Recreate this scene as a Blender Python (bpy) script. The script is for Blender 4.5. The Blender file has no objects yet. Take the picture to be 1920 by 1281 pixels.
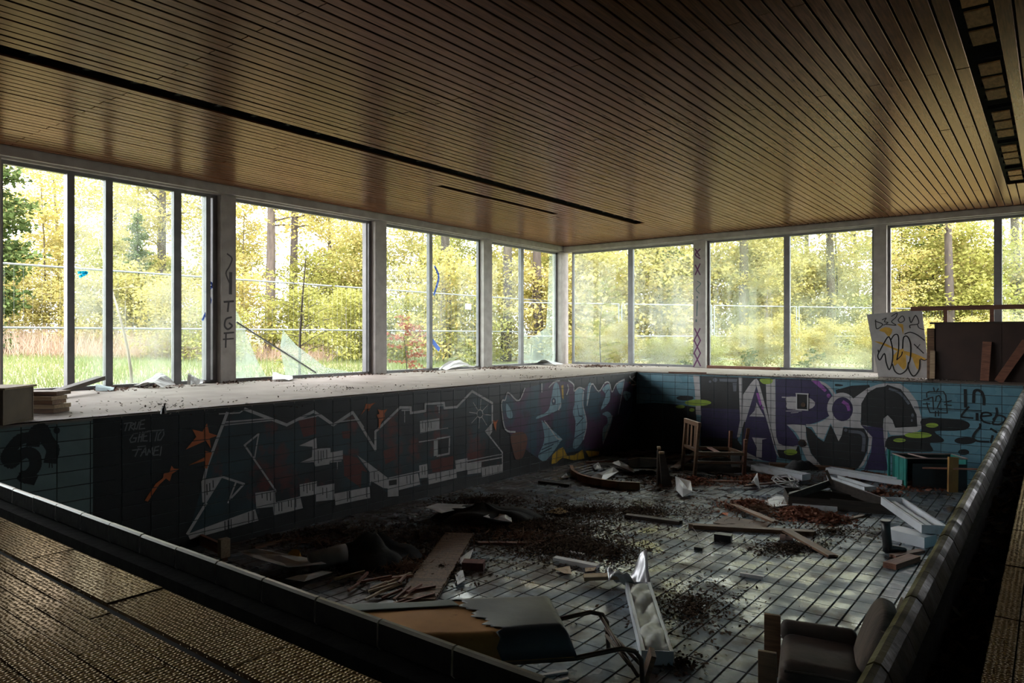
import bpy, bmesh, math, random
import numpy as np
from mathutils import Vector, Matrix
from mathutils.geometry import tessellate_polygon

scene = bpy.context.scene
COL = scene.collection
R = math.radians

# ------------------------------------------------------------------ camera
CAM_Z = 0.70                      # the pool deck is z = 0
YAW = R(37.45)
FPX, CX, HY = 1325.0, 960.0, 630.0
cam_d = bpy.data.cameras.new('camera')
cam = bpy.data.objects.new('camera', cam_d)
COL.objects.link(cam)
cam.location = (0, 0, CAM_Z)
cam.rotation_euler = (R(90), 0, YAW)
cam_d.sensor_width = 36.0
cam_d.lens = FPX / 1920 * 36.0
cam_d.shift_y = -(640.5 - HY) / 1920
cam_d.clip_start = 0.02
cam_d.clip_end = 300
scene.camera = cam

# ------------------------------------------------------------------ sky, sun, exposure
world = bpy.data.worlds.new('sky')
scene.world = world
world.use_nodes = True
bg = world.node_tree.nodes['Background']
bg.inputs[0].default_value = (0.97, 0.97, 1.0, 1)
bg.inputs[1].default_value = 4.6
sun_d = bpy.data.lights.new('sun', 'SUN')
sun_d.energy = 2.2
sun_d.angle = R(3)
sun_d.color = (1.0, 0.93, 0.82)
sun = bpy.data.objects.new('sun', sun_d)
COL.objects.link(sun)
sun.rotation_euler = (R(46), 0, R(52))    # behind the camera: the roof keeps it out of the hall
scene.view_settings.view_transform = 'Standard'
scene.view_settings.look = 'None'
scene.view_settings.exposure = 1.12
scene.view_settings.gamma = 1.0
scene.view_settings.use_curve_mapping = False
cy = scene.cycles
cy.use_denoising = True
cy.max_bounces = 10
cy.diffuse_bounces = 6
cy.glossy_bounces = 4
cy.transmission_bounces = 6
cy.transparent_max_bounces = 16
cy.sample_clamp_indirect = 6.0
cy.caustics_reflective = False
cy.caustics_refractive = False

# ------------------------------------------------------------------ pixel -> plane
CS, SN = math.cos(YAW), math.sin(YAW)
CAMP = Vector((0, 0, CAM_Z))
def ray(px, py):
    r = (px - CX) / FPX
    return Vector((CS * r - SN, SN * r + CS, -(py - HY) / FPX))
def at_z(px, py, z):
    d = ray(px, py); return CAMP + d * ((z - CAM_Z) / d.z)
def at_x(px, py, x):
    d = ray(px, py); return CAMP + d * (x / d.x)
def at_y(px, py, y):
    d = ray(px, py); return CAMP + d * (y / d.y)
def proj(p):
    d = -SN * p[0] + CS * p[1]
    if d < .05: return None
    return (CX + FPX * (CS * p[0] + SN * p[1]) / d, HY - FPX * (p[2] - CAM_Z) / d, d)

# pool outline
PX0, PX1, PY0, PY1 = -6.50, -0.325, 1.20, 12.50
FZ0, FZ1 = -1.32, -1.50
FSL = (FZ1 - FZ0) / (PY1 - PY0)
def fz(y): return FZ0 + FSL * (y - PY0)
def fl(px, py, up=0.0):
    """point on the pool floor that is seen at a pixel"""
    d = ray(px, py)
    t = (FZ0 + FSL * (0 - PY0) - CAM_Z) / (d.z - FSL * d.y)
    p = CAMP + d * t
    return Vector((p.x, p.y, p.z + up))

# ------------------------------------------------------------------ materials
MATS = {}
def nd(nt, t, **kw):
    n = nt.nodes.new(t)
    for k, v in kw.items():
        setattr(n, k, v)
    return n
def mat(name, c1, c2=None, rough=.6, rough2=None, scale=6.0, stretch=(1, 1, 1), bump=0.0, bscale=None,
        metal=0.0, tint=None, rnd=0.0, contrast=(.35, .65), spec=.5, detail=6.0, island=False, c3=None, s3=1.2, t3=(.5, .62), offset=True, coat=0.0, world=False, bias=None):
    """procedural surface: two tones mixed by noise, an optional third (dirt) by a larger noise, random shade per object"""
    if name in MATS: return MATS[name]
    m = bpy.data.materials.new(name); m.use_nodes = True
    nt = m.node_tree; L = nt.links.new
    b = nt.nodes['Principled BSDF']
    b.inputs['Metallic'].default_value = metal
    b.inputs['Specular IOR Level'].default_value = spec
    if tint: b.inputs['Specular Tint'].default_value = (*tint, 1)
    if coat:
        b.inputs['Coat Weight'].default_value = coat
        b.inputs['Coat Roughness'].default_value = .25
    tc = nd(nt, 'ShaderNodeTexCoord')
    mp = nd(nt, 'ShaderNodeMapping'); mp.inputs['Scale'].default_value = stretch
    oi = nd(nt, 'ShaderNodeObjectInfo')
    gp = nd(nt, 'ShaderNodeNewGeometry')
    if offset:
        ad = nd(nt, 'ShaderNodeVectorMath', operation='MULTIPLY_ADD')
        cmb = nd(nt, 'ShaderNodeCombineXYZ')
        for i in range(3): L(oi.outputs['Random'], cmb.inputs[i])
        ad.inputs[1].default_value = (37., 53., 71.)
        L(cmb.outputs[0], ad.inputs[0]); L(tc.outputs['Object'], ad.inputs[2]); L(ad.outputs[0], mp.inputs[0])
    else:
        L(tc.outputs['Object'], mp.inputs[0])
    n1 = nd(nt, 'ShaderNodeTexNoise'); n1.inputs['Scale'].default_value = scale; n1.inputs['Detail'].default_value = detail
    L(mp.outputs[0], n1.inputs['Vector'])
    rm = nd(nt, 'ShaderNodeMapRange'); rm.inputs[1].default_value, rm.inputs[2].default_value = contrast
    L(n1.outputs['Fac'], rm.inputs[0])
    mx = nd(nt, 'ShaderNodeMix', data_type='RGBA')
    c2 = c2 or tuple(x * .75 for x in c1)
    mx.inputs[6].default_value = (*c1, 1); mx.inputs[7].default_value = (*c2, 1)
    L(rm.outputs[0], mx.inputs[0])
    out = mx.outputs[2]
    if c3:
        n3 = nd(nt, 'ShaderNodeTexNoise'); n3.inputs['Scale'].default_value = s3; n3.inputs['Detail'].default_value = 8
        n3.inputs['Roughness'].default_value = .65
        L(gp.outputs['Position'] if world else (tc.outputs['Object'] if not offset else ad.outputs[0]), n3.inputs['Vector'])
        r3 = nd(nt, 'ShaderNodeMapRange'); r3.inputs[1].default_value, r3.inputs[2].default_value = t3
        if bias:                 # more dirt towards one side of the room
            sx_ = nd(nt, 'ShaderNodeSeparateXYZ'); L(gp.outputs['Position'], sx_.inputs[0])
            rb_ = nd(nt, 'ShaderNodeMapRange'); rb_.inputs[1].default_value, rb_.inputs[2].default_value = bias[0], bias[1]
            rb_.inputs[3].default_value = bias[2]; rb_.inputs[4].default_value = 0
            L(sx_.outputs[0], rb_.inputs[0])
            ab_ = nd(nt, 'ShaderNodeMath', operation='ADD'); L(rb_.outputs[0], ab_.inputs[0]); L(n3.outputs['Fac'], ab_.inputs[1]); L(ab_.outputs[0], r3.inputs[0])
        else:
            L(n3.outputs['Fac'], r3.inputs[0])
        m3 = nd(nt, 'ShaderNodeMix', data_type='RGBA'); m3.inputs[7].default_value = (*c3, 1)
        L(r3.outputs[0], m3.inputs[0]); L(out, m3.inputs[6]); out = m3.outputs[2]
    if rnd or island:
        hs = nd(nt, 'ShaderNodeHueSaturation')
        mr = nd(nt, 'ShaderNodeMapRange'); mr.inputs[3].default_value = 1 - rnd; mr.inputs[4].default_value = 1 + rnd
        if island:
            ge = nd(nt, 'ShaderNodeNewGeometry'); L(ge.outputs['Random Per Island'], mr.inputs[0])
        else:
            L(oi.outputs['Random'], mr.inputs[0])
        L(mr.outputs[0], hs.inputs['Value']); L(out, hs.inputs['Color']); out = hs.outputs[0]
    L(out, b.inputs['Base Color'])
    if rough2 is None:
        b.inputs['Roughness'].default_value = rough
    else:
        n2 = nd(nt, 'ShaderNodeTexNoise'); n2.inputs['Scale'].default_value = scale * .5; n2.inputs['Detail'].default_value = 4
        L(gp.outputs['Position'] if world else (tc.outputs['Object'] if not offset else ad.outputs[0]), n2.inputs['Vector'])
        r2 = nd(nt, 'ShaderNodeMapRange'); r2.inputs[1].default_value = .4; r2.inputs[2].default_value = .6
        r2.inputs[3].default_value = rough; r2.inputs[4].default_value = rough2
        L(n2.outputs['Fac'], r2.inputs[0]); L(r2.outputs[0], b.inputs['Roughness'])
    if bump:
        bp = nd(nt, 'ShaderNodeBump'); bp.inputs['Strength'].default_value = bump; bp.inputs['Distance'].default_value = .01
        nb = nd(nt, 'ShaderNodeTexNoise'); nb.inputs['Scale'].default_value = bscale or scale * 3; nb.inputs['Detail'].default_value = 5
        L(mp.outputs[0], nb.inputs['Vector'])
        L(nb.outputs['Fac'], bp.inputs['Height']); L(bp.outputs[0], b.inputs['Normal'])
    MATS[name] = m
    return m
def flat(name, c, rough=.55):
    return mat(name, c, tuple(x * .8 for x in c), rough=rough, scale=9, offset=False)

def leaf_mat(name, cols, trans=.45):
    m = bpy.data.materials.new(name); m.use_nodes = True
    nt = m.node_tree; L = nt.links.new
    nt.nodes.remove(nt.nodes['Principled BSDF'])
    ge = nd(nt, 'ShaderNodeNewGeometry'); oi = nd(nt, 'ShaderNodeObjectInfo')
    ad = nd(nt, 'ShaderNodeMath', operation='MULTIPLY_ADD'); ad.inputs[1].default_value = .7
    sc = nd(nt, 'ShaderNodeMath', operation='MULTIPLY'); sc.inputs[1].default_value = .3
    L(oi.outputs['Random'], sc.inputs[0]); L(ge.outputs['Random Per Island'], ad.inputs[0]); L(sc.outputs[0], ad.inputs[2])
    cr = nd(nt, 'ShaderNodeValToRGB'); L(ad.outputs[0], cr.inputs[0])
    el = cr.color_ramp.elements
    while len(el) < len(cols): el.new(.5)
    for i, c in enumerate(cols):
        el[i].position = i / (len(cols) - 1); el[i].color = (*c, 1)
    d = nd(nt, 'ShaderNodeBsdfDiffuse'); t = nd(nt, 'ShaderNodeBsdfTranslucent')
    mx = nd(nt, 'ShaderNodeMixShader'); mx.inputs[0].default_value = trans
    L(cr.outputs[0], d.inputs[0]); L(cr.outputs[0], t.inputs[0]); L(d.outputs[0], mx.inputs[1]); L(t.outputs[0], mx.inputs[2])
    L(mx.outputs[0], nt.nodes['Material Output'].inputs[0])
    MATS[name] = m
    return m

def glass_mat(name, dirt_lo, dirt_hi, tint=(.93, .97, .95), dirt=(.72, .78, .74), scale=2.2, streak=(1, 1, 1)):
    """window glass: see-through, a faint mirror, dirt film by noise"""
    m = bpy.data.materials.new(name); m.use_nodes = True
    nt = m.node_tree; L = nt.links.new
    nt.nodes.remove(nt.nodes['Principled BSDF'])
    tc = nd(nt, 'ShaderNodeTexCoord'); oi = nd(nt, 'ShaderNodeObjectInfo')
    mp = nd(nt, 'ShaderNodeMapping'); mp.inputs['Scale'].default_value = streak
    ad = nd(nt, 'ShaderNodeVectorMath', operation='MULTIPLY_ADD'); ad.inputs[1].default_value = (31., 47., 13.)
    cm = nd(nt, 'ShaderNodeCombineXYZ')
    for i in range(3): L(oi.outputs['Random'], cm.inputs[i])
    L(cm.outputs[0], ad.inputs[0]); L(tc.outputs['Object'], ad.inputs[2]); L(ad.outputs[0], mp.inputs[0])
    n = nd(nt, 'ShaderNodeTexNoise'); n.inputs['Scale'].default_value = scale; n.inputs['Detail'].default_value = 9
    n.inputs['Roughness'].default_value = .62
    L(mp.outputs[0], n.inputs['Vector'])
    r = nd(nt, 'ShaderNodeMapRange'); r.inputs[1].default_value = .38; r.inputs[2].default_value = .68
    r.inputs[3].default_value = dirt_lo; r.inputs[4].default_value = dirt_hi
    L(n.outputs['Fac'], r.inputs[0])
    tr = nd(nt, 'ShaderNodeBsdfTransparent'); tr.inputs[0].default_value = (*tint, 1)
    gl = nd(nt, 'ShaderNodeBsdfGlossy'); gl.inputs['Roughness'].default_value = .03
    df = nd(nt, 'ShaderNodeBsdfDiffuse'); df.inputs[0].default_value = (*dirt, 1)
    tl = nd(nt, 'ShaderNodeBsdfTranslucent'); tl.inputs[0].default_value = (*dirt, 1)
    m1 = nd(nt, 'ShaderNodeMixShader'); m1.inputs[0].default_value = .55; L(df.outputs[0], m1.inputs[1]); L(tl.outputs[0], m1.inputs[2])
    m2 = nd(nt, 'ShaderNodeMixShader'); m2.inputs[0].default_value = .012; L(tr.outputs[0], m2.inputs[1]); L(gl.outputs[0], m2.inputs[2])
    m3 = nd(nt, 'ShaderNodeMixShader'); L(r.outputs[0], m3.inputs[0]); L(m2.outputs[0], m3.inputs[1]); L(m1.outputs[0], m3.inputs[2])
    L(m3.outputs[0], nt.nodes['Material Output'].inputs[0])
    MATS[name] = m
    return m

# ------------------------------------------------------------------ mesh helpers
class MB:
    def __init__(s): s.v = []; s.f = []
    def add(s, vs, fs):
        o = len(s.v); s.v += [tuple(v) for v in vs]; s.f += [tuple(i + o for i in f) for f in fs]; return s
    def box(s, c, d, rot=None):
        h = [x / 2 for x in d]; M = rot or Matrix.Identity(3); c = Vector(c)
        vs = [c + M @ Vector((sx * h[0], sy * h[1], sz * h[2])) for sx in (-1, 1) for sy in (-1, 1) for sz in (-1, 1)]
        return s.add(vs, [(0, 1, 3, 2), (4, 6, 7, 5), (0, 4, 5, 1), (2, 3, 7, 6), (0, 2, 6, 4), (1, 5, 7, 3)])
    def bar(s, a, b, w, h, up=(0, 0, 1), roll=0):
        """box from point a to point b, w across, h along 'up'"""
        a, b = Vector(a), Vector(b); x = (b - a); ln = x.length; x.normalize()
        u = Vector(up); y = u.cross(x)
        if y.length < 1e-4: y = Vector((0, 1, 0)).cross(x)
        y.normalize(); z = x.cross(y)
        M = Matrix((x, y, z)).transposed()
        if roll: M = M @ Matrix.Rotation(roll, 3, 'X')
        return s.box((a + b) / 2, (ln, w, h), M)
    def tube(s, pts, r, n=8, r2=None, cap=True):
        pts = [Vector(p) for p in pts]; rings = []
        N = len(pts)
        for i, p in enumerate(pts):
            t = (pts[min(i + 1, N - 1)] - pts[max(i - 1, 0)]).normalized()
            a = Vector((0, 0, 1)) if abs(t.z) < .9 else Vector((1, 0, 0))
            u = t.cross(a).normalized(); w = t.cross(u)
            rr = r if r2 is None else r + (r2 - r) * i / (N - 1)
            rings.append([p + (u * math.cos(2 * math.pi * k / n) + w * math.sin(2 * math.pi * k / n)) * rr for k in range(n)])
        vs = [v for g in rings for v in g]; fs = []
        for i in range(N - 1):
            for k in range(n):
                fs.append((i * n + k, i * n + (k + 1) % n, (i + 1) * n + (k + 1) % n, (i + 1) * n + k))
        if cap: fs += [tuple(range(n - 1, -1, -1)), tuple((N - 1) * n + k for k in range(n))]
        return s.add(vs, fs)
    def prism(s, poly, off):
        """poly: 3d outline, off: extrusion vector"""
        n = len(poly); off = Vector(off); P = [Vector(p) for p in poly]
        vs = P + [p + off for p in P]
        tri = tessellate_polygon([P])
        fs = [tuple(t) for t in tri] + [tuple(n + i for i in reversed(t)) for t in tri]
        fs += [(i, (i + 1) % n, n + (i + 1) % n, n + i) for i in range(n)]
        return s.add(vs, fs)
    def grid(s, fn, nu, nv):
        vs = [fn(i / nu, j / nv) for i in range(nu + 1) for j in range(nv + 1)]
        fs = [(i * (nv + 1) + j, (i + 1) * (nv + 1) + j, (i + 1) * (nv + 1) + j + 1, i * (nv + 1) + j + 1) for i in range(nu) for j in range(nv)]
        return s.add(vs, fs)
    def mesh(s, name, m, smooth=False, fix=True):
        me = bpy.data.meshes.new(name); me.from_pydata(s.v, [], s.f); me.update()
        if fix and len(s.f) < 60000:
            bm = bmesh.new(); bm.from_mesh(me); bmesh.ops.recalc_face_normals(bm, faces=bm.faces); bm.to_mesh(me); bm.free()
        if smooth: me.shade_smooth()
        if m: me.materials.append(m)
        return me
    def build(s, name, m, parent=None, loc=None, rot=None, smooth=False, bevel=0, subsurf=0, fix=True):
        o = bpy.data.objects.new(name, s.mesh(name, m, smooth, fix)); COL.objects.link(o)
        if parent: o.parent = parent
        if loc is not None: o.location = loc
        if rot is not None: o.rotation_euler = rot
        if bevel:
            b = o.modifiers.new('b', 'BEVEL'); b.width = bevel; b.segments = 2; b.limit_method = 'ANGLE'
        if subsurf:
            q = o.modifiers.new('s', 'SUBSURF'); q.levels = q.render_levels = subsurf
        return o
def inst(name, me, parent, loc, rot=None, scale=None):
    o = bpy.data.objects.new(name, me); COL.objects.link(o)
    o.parent = parent; o.location = loc
    if rot is not None: o.rotation_euler = rot
    if scale is not None: o.scale = scale
    return o
def tag(o, label=None, cat=None, group=None, kind=None):
    if label: o['label'] = label
    if cat: o['category'] = cat
    if group: o['group'] = group
    if kind: o['kind'] = kind
    return o
def thing(name, label, cat, loc=(0, 0, 0), rotz=0, group=None):
    o = bpy.data.objects.new(name, None); COL.objects.link(o); o.empty_display_size = .1
    o.location = loc; o.rotation_euler = (0, 0, rotz)
    return tag(o, label, cat, group)
def struct(o, label, cat='structure'):
    return tag(o, label, cat, None, 'structure')
def arc(cx, cy, r, a0, a1, n, z=0):
    return [(cx + r * math.cos(a0 + (a1 - a0) * i / n), cy + r * math.sin(a0 + (a1 - a0) * i / n), z) for i in range(n + 1)]
rng = random.Random(7)

# palette
concrete = mat('deck_concrete', (.33, .28, .245), (.255, .215, .185), rough=.75, scale=2.5, bump=.25, bscale=40, offset=False, c3=(.16, .12, .10), s3=3.0, t3=(.58, .72))
grout = mat('grout', (.045, .045, .042), (.025, .024, .022), rough=.9, scale=12, offset=False)
tile_blue = mat('tile_blue', (.155, .29, .35), (.12, .235, .29), rough=.18, rough2=.4, scale=4, rnd=.12)
tile_teal = mat('tile_teal', (.19, .26, .255), (.145, .20, .20), rough=.25, rough2=.45, scale=4, rnd=.12)
tile_floor = mat('tile_floor', (.195, .24, .28), (.115, .142, .168), rough=.17, rough2=.55, scale=7, rnd=.14, c3=(.055, .036, .027), s3=2.2, t3=(.48, .64), world=True, bias=(-4.8, -2.2, .16))
tile_deck = mat('tile_deck', (.155, .12, .085), (.09, .068, .048), rough=.28, rough2=.5, scale=8, rnd=.1, bump=.0)
coping = mat('coping_tile', (.078, .064, .024), (.034, .028, .012), rough=.40, rough2=.7, spec=.12, scale=9, rnd=.15, bump=.3, bscale=30)
gutter_m = mat('gutter_dirt_shade', (.013, .012, .010), (.007, .006, .006), rough=.95, spec=.05, scale=10, offset=False, bump=.5)  # dirty trough; also stands in for shade on the near lip's back
paint_white = mat('white_paint', (.44, .41, .39), (.35, .32, .30), rough=.6, scale=6, offset=False, bump=.1)
alu = mat('grey_frame', (.21, .21, .22), (.15, .15, .16), rough=.45, scale=5, offset=False)
wood_ceiling = mat('ceiling_wood', (.150, .064, .030), (.075, .032, .016), rough=.6, scale=5, stretch=(14, .8, 14), rnd=.2, c3=(.085, .040, .022), s3=1.6, t3=(.52, .70), spec=0.0)
_nt = wood_ceiling.node_tree; _b = _nt.nodes['Principled BSDF']           # thin amber varnish over the boards
_fr = nd(_nt, 'ShaderNodeFresnel'); _fr.inputs[0].default_value = 1.38
_gl = nd(_nt, 'ShaderNodeBsdfGlossy'); _gl.inputs[0].default_value = (.74, .52, .48, 1); _gl.inputs['Roughness'].default_value = .25
_mx = nd(_nt, 'ShaderNodeMixShader'); _nt.links.new(_fr.outputs[0], _mx.inputs[0]); _nt.links.new(_b.outputs[0], _mx.inputs[1]); _nt.links.new(_gl.outputs[0], _mx.inputs[2])
_nt.links.new(_mx.outputs[0], _nt.nodes['Material Output'].inputs[0])
dark_void = mat('dark_void', (.012, .011, .010), rough=.95)
wood_brown = mat('brown_wood', (.20, .105, .055), (.11, .056, .03), rough=.55, scale=6, stretch=(1, 9, 9), rnd=.2, bump=.1)
wood_dark = mat('dark_wood', (.055, .034, .022), (.03, .019, .013), rough=.6, scale=6, stretch=(1, 9, 9), rnd=.2, bump=.1)
wood_pale = mat('pale_wood', (.42, .30, .19), (.28, .19, .11), rough=.6, scale=6, stretch=(1, 9, 9), rnd=.15, bump=.1)
wood_red = mat('red_wood', (.25, .10, .06), (.15, .06, .038), rough=.6, scale=6, stretch=(1, 9, 9), rnd=.15, bump=.1)
white_metal = mat('white_enamel', (.66, .68, .72), (.55, .57, .60), rough=.35, scale=4, c3=(.35, .31, .27), s3=4, t3=(.6, .75))
white_plastic = mat('white_plastic', (.62, .60, .60), (.50, .48, .48), rough=.4, scale=4)
black_plastic = mat('black_plastic', (.02, .02, .021), (.012, .012, .012), rough=.4, scale=6)
rust_steel = mat('brown_steel', (.12, .075, .05), (.06, .038, .028), rough=.4, scale=15, metal=.4)
galv = mat('galvanised', (.22, .24, .26), (.16, .18, .20), rough=.5, scale=20, metal=.2, offset=False)
# ================================================================== STRUCTURE
WX, WY = -9.80, 14.90           # window wall faces (pillar fronts)
CZ = 2.94                       # ceiling
XR, YN = 2.6, -2.6              # walls behind the camera

# ---- decks
m = MB()
m.box(((-10.1 + PX0) / 2, (YN + 15.1) / 2, -.0125), (PX0 + 10.1, 15.1 - YN, .025))
m.box(((-10.1 + PX0 - .2) / 2, (YN + 15.1) / 2, -.2), (PX0 + 9.9, 15.1 - YN, .36))
deck_l = struct(m.build('floor', concrete), 'pale dusty concrete pool deck running along the left windows', 'floor')
m = MB()
m.box(((PX0 + XR) / 2, (PY1 + 15.1) / 2, -.0125), (XR - PX0, 15.1 - PY1, .025))
m.box(((PX0 + XR) / 2, (PY1 + 15.3) / 2, -.2), (XR - PX0, 14.9 - PY1, .36))
deck_b = struct(m.build('floor_back', concrete), 'narrow pale concrete deck below the back windows', 'floor')
DE = .97                        # near deck edge (y), right deck edge below (x)
DX = -.118
m = MB()
m.box(((PX0 + DX) / 2, (YN + DE) / 2, -.16), (DX - PX0, DE - YN, .30))
deck_n = struct(m.build('floor_near', grout), 'dark near deck with ribbed non-slip tiles in front of the gutter', 'floor')
m = MB()
m.box(((DX + XR) / 2, (YN + PY1) / 2, -.16), (XR - DX, PY1 - YN, .30))
deck_r = struct(m.build('floor_right', grout), 'narrow strip of non-slip tiled deck right of the gutter', 'floor')

# ---- gutter: trough floors and lips
m = MB()
m.box(((PX0 + DX) / 2, (DE + PY0) / 2, -.22), (DX - PX0, PY0 - DE, .10))
m.box(((PX0 + PX1) / 2, PY0 - .05, -.135), (PX1 - PX0 + .16, .064, .13))
gut_n = struct(m.build('gutter_near', gutter_m), 'dark overflow gutter between the near deck and the pool', 'gutter')
m = MB()
m.box(((PX1 + DX) / 2, (PY0 + PY1) / 2, -.22), (DX - PX1, PY1 - PY0, .10))
m.box((PX1 + .05, (PY0 + PY1) / 2, -.14), (.07, PY1 - PY0, .16))
gut_r = struct(m.build('gutter_right', gutter_m), 'dirty overflow gutter along the right edge of the pool', 'gutter')
def lip_profile(L, pr):
    b = MB(); n = len(pr)
    vs = [(x, 0, z) for x, z in pr] + [(x, L, z) for x, z in pr]
    b.add(vs, [tuple(range(n)), tuple(range(2 * n - 1, n - 1, -1))] + [(i, (i + 1) % n, n + (i + 1) % n, n + i) for i in range(n)])
    return b
P_L = .2455
lip_me = lip_profile(P_L - .006, [(0, -.09), (0, -.025), (.006, -.008), (.02, .002), (.034, .0), (.048, -.014), (.066, -.055), (.085, -.12), (.055, -.12)]).mesh('coping_tile', coping)
lip_n_me = lip_profile(P_L - .006, [(0, -.09), (0, -.02), (.004, -.004), (.012, .003), (.022, .003), (.028, -.003), (.030, -.06)]).mesh('coping_tile', mat('coping_highlight', (.30, .28, .23), (.2, .185, .15), rough=.3, scale=9, rnd=.2))  # lighter than the other coping: window highlight on the lip put into its colour
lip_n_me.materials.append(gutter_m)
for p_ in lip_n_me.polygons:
    if p_.center.x > .0275 or (p_.center.z < -.03 and abs(p_.normal.y) < .5 and p_.center.x > .01): p_.material_index = 1      # gutter side: its shade is put in as near-black colour
for k in range(int((PY1 - PY0) / P_L) + 1):
    y = 1.674 - 2 * P_L + k * P_L
    if y < PY0 - .1 or y + P_L > PY1: continue
    inst('coping_tile', lip_me, gut_r, (PX1, y, rng.uniform(-.002, .002)))
for k in range(int((PX1 - PX0) / P_L) + 1):
    x = -2.784 + (k - 14) * P_L
    if x < PX0 or x > PX1 - .05: continue
    # turned so that the rounded nose faces +y
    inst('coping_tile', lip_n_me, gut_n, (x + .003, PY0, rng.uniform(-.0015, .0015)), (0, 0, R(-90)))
# ---- near deck tiles: a wide edge row and narrow studded strips
def stud_tile(nm, w, l, h=.012):
    b = MB(); b.box((0, 0, -h / 2), (w, l, h)); return b
stud = mat('studded_tile', (.105, .060, .032), (.055, .032, .018), rough=.6, scale=8, rnd=.12, spec=0.0)
nt = stud.node_tree; Lk = nt.links.new
tcn = nd(nt, 'ShaderNodeTexCoord'); vo = nd(nt, 'ShaderNodeTexVoronoi'); vo.feature = 'F1'; vo.inputs['Scale'].default_value = 88
vo.inputs['Randomness'].default_value = .35
Lk(tcn.outputs['Object'], vo.inputs['Vector'])
rr_ = nd(nt, 'ShaderNodeMapRange'); rr_.inputs[1].default_value = .1; rr_.inputs[2].default_value = .5; rr_.inputs[3].default_value = 1; rr_.inputs[4].default_value = 0
Lk(vo.outputs['Distance'], rr_.inputs[0])
bpn = nd(nt, 'ShaderNodeBump'); bpn.inputs['Strength'].default_value = 1.0; bpn.inputs['Distance'].default_value = .006
Lk(rr_.outputs[0], bpn.inputs['Height']); Lk(bpn.outputs[0], nt.nodes['Principled BSDF'].inputs['Normal'])
gl_ = nd(nt, 'ShaderNodeBsdfGlossy'); gl_.inputs[0].default_value = (.95, .74, .50, 1); gl_.inputs['Roughness'].default_value = .14      # worn glaze on the studs
Lk(bpn.outputs[0], gl_.inputs['Normal'])
gm_ = nd(nt, 'ShaderNodeMixShader'); gm_.inputs[0].default_value = .10
Lk(nt.nodes['Principled BSDF'].outputs[0], gm_.inputs[1]); Lk(gl_.outputs[0], gm_.inputs[2]); Lk(gm_.outputs[0], nt.nodes['Material Output'].inputs[0])
edge_me = stud_tile('deck_tile', .588, .145).mesh('deck_tile', stud)
strip_me = stud_tile('deck_tile', .588, .0492).mesh('deck_tile', stud)
for k in range(20):
    x = -.118 - .296 - k * .592 - .07
    if x < PX0 + .1: break
    inst('deck_tile', edge_me, deck_n, (x, DE - .0735, rng.uniform(-.002, .002)), (rng.uniform(-.006, .006), rng.uniform(-.006, .006), 0))
n_s = 0
for j in range(11):
    y = .804 - .026 - j * .0525
    for k in range(14):
        x = -.118 - .296 - k * .592 - (j % 3) * .197
        p = proj((x, y, 0))
        if p is None or p[1] > 2400 or p[0] < -700: continue
        n_s += 1
        inst('deck_tile', strip_me, deck_n, (x, y, rng.uniform(-.0015, .0015)), (rng.uniform(-.01, .01), rng.uniform(-.006, .006), 0))
for k in range(46):
    y = 1.25 + .148 + k * .493
    if y > PY1 - .1: break
    for j in range(2):
        inst('deck_tile', strip_me, deck_r, (DX + .0262 + j * .0525, y, rng.uniform(-.001, .001)), (0, 0, R(90)), (.82, 1, 1))

# ---- pool shell
m = MB(); m.box((PX0 - .054, (PY0 + PY1) / 2, -.85), (.10, PY1 - PY0 + .3, 1.7))
pw_l = struct(m.build('wall_pool_left', grout), 'left pool wall of tiles covered in dark graffiti', 'wall')
m = MB(); m.box(((PX0 + PX1) / 2, PY1 + .054, -.85), (PX1 - PX0 + .3, .10, 1.7))
pw_b = struct(m.build('wall_pool_back', grout), 'far pool wall of blue tiles with purple graffiti letters', 'wall')
m = MB(); m.box((PX1 + .07, (PY0 + PY1) / 2, -.9), (.11, PY1 - PY0 + .3, 1.45))
struct(m.build('wall_pool_right', tile_blue), 'tiled right pool wall below the gutter lip', 'wall')
m = MB(); m.box(((PX0 + PX1) / 2, PY0 - .07, -.9), (PX1 - PX0 + .3, .11, 1.45))
struct(m.build('wall_pool_near', tile_blue), 'tiled near pool wall below the gutter lip', 'wall')
m = MB()
m.add([(PX0 - .1, PY0 - .1, fz(PY0 - .1)), (PX1 + .1, PY0 - .1, fz(PY0 - .1)), (PX1 + .1, PY1 + .1, fz(PY1 + .1)), (PX0 - .1, PY1 + .1, fz(PY1 + .1)),
       (PX0 - .1, PY0 - .1, -1.9), (PX1 + .1, PY0 - .1, -1.9), (PX1 + .1, PY1 + .1, -1.9), (PX0 - .1, PY1 + .1, -1.9)],
      [(0, 1, 2, 3), (4, 7, 6, 5), (0, 4, 5, 1), (1, 5, 6, 2), (2, 6, 7, 3), (3, 7, 4, 0)])
pfloor = struct(m.build('floor_pool', grout), 'drained pool floor of grey tiles under mud, leaves and rubbish', 'floor')
for v_ in pfloor.data.vertices: v_.co.z -= .006

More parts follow.
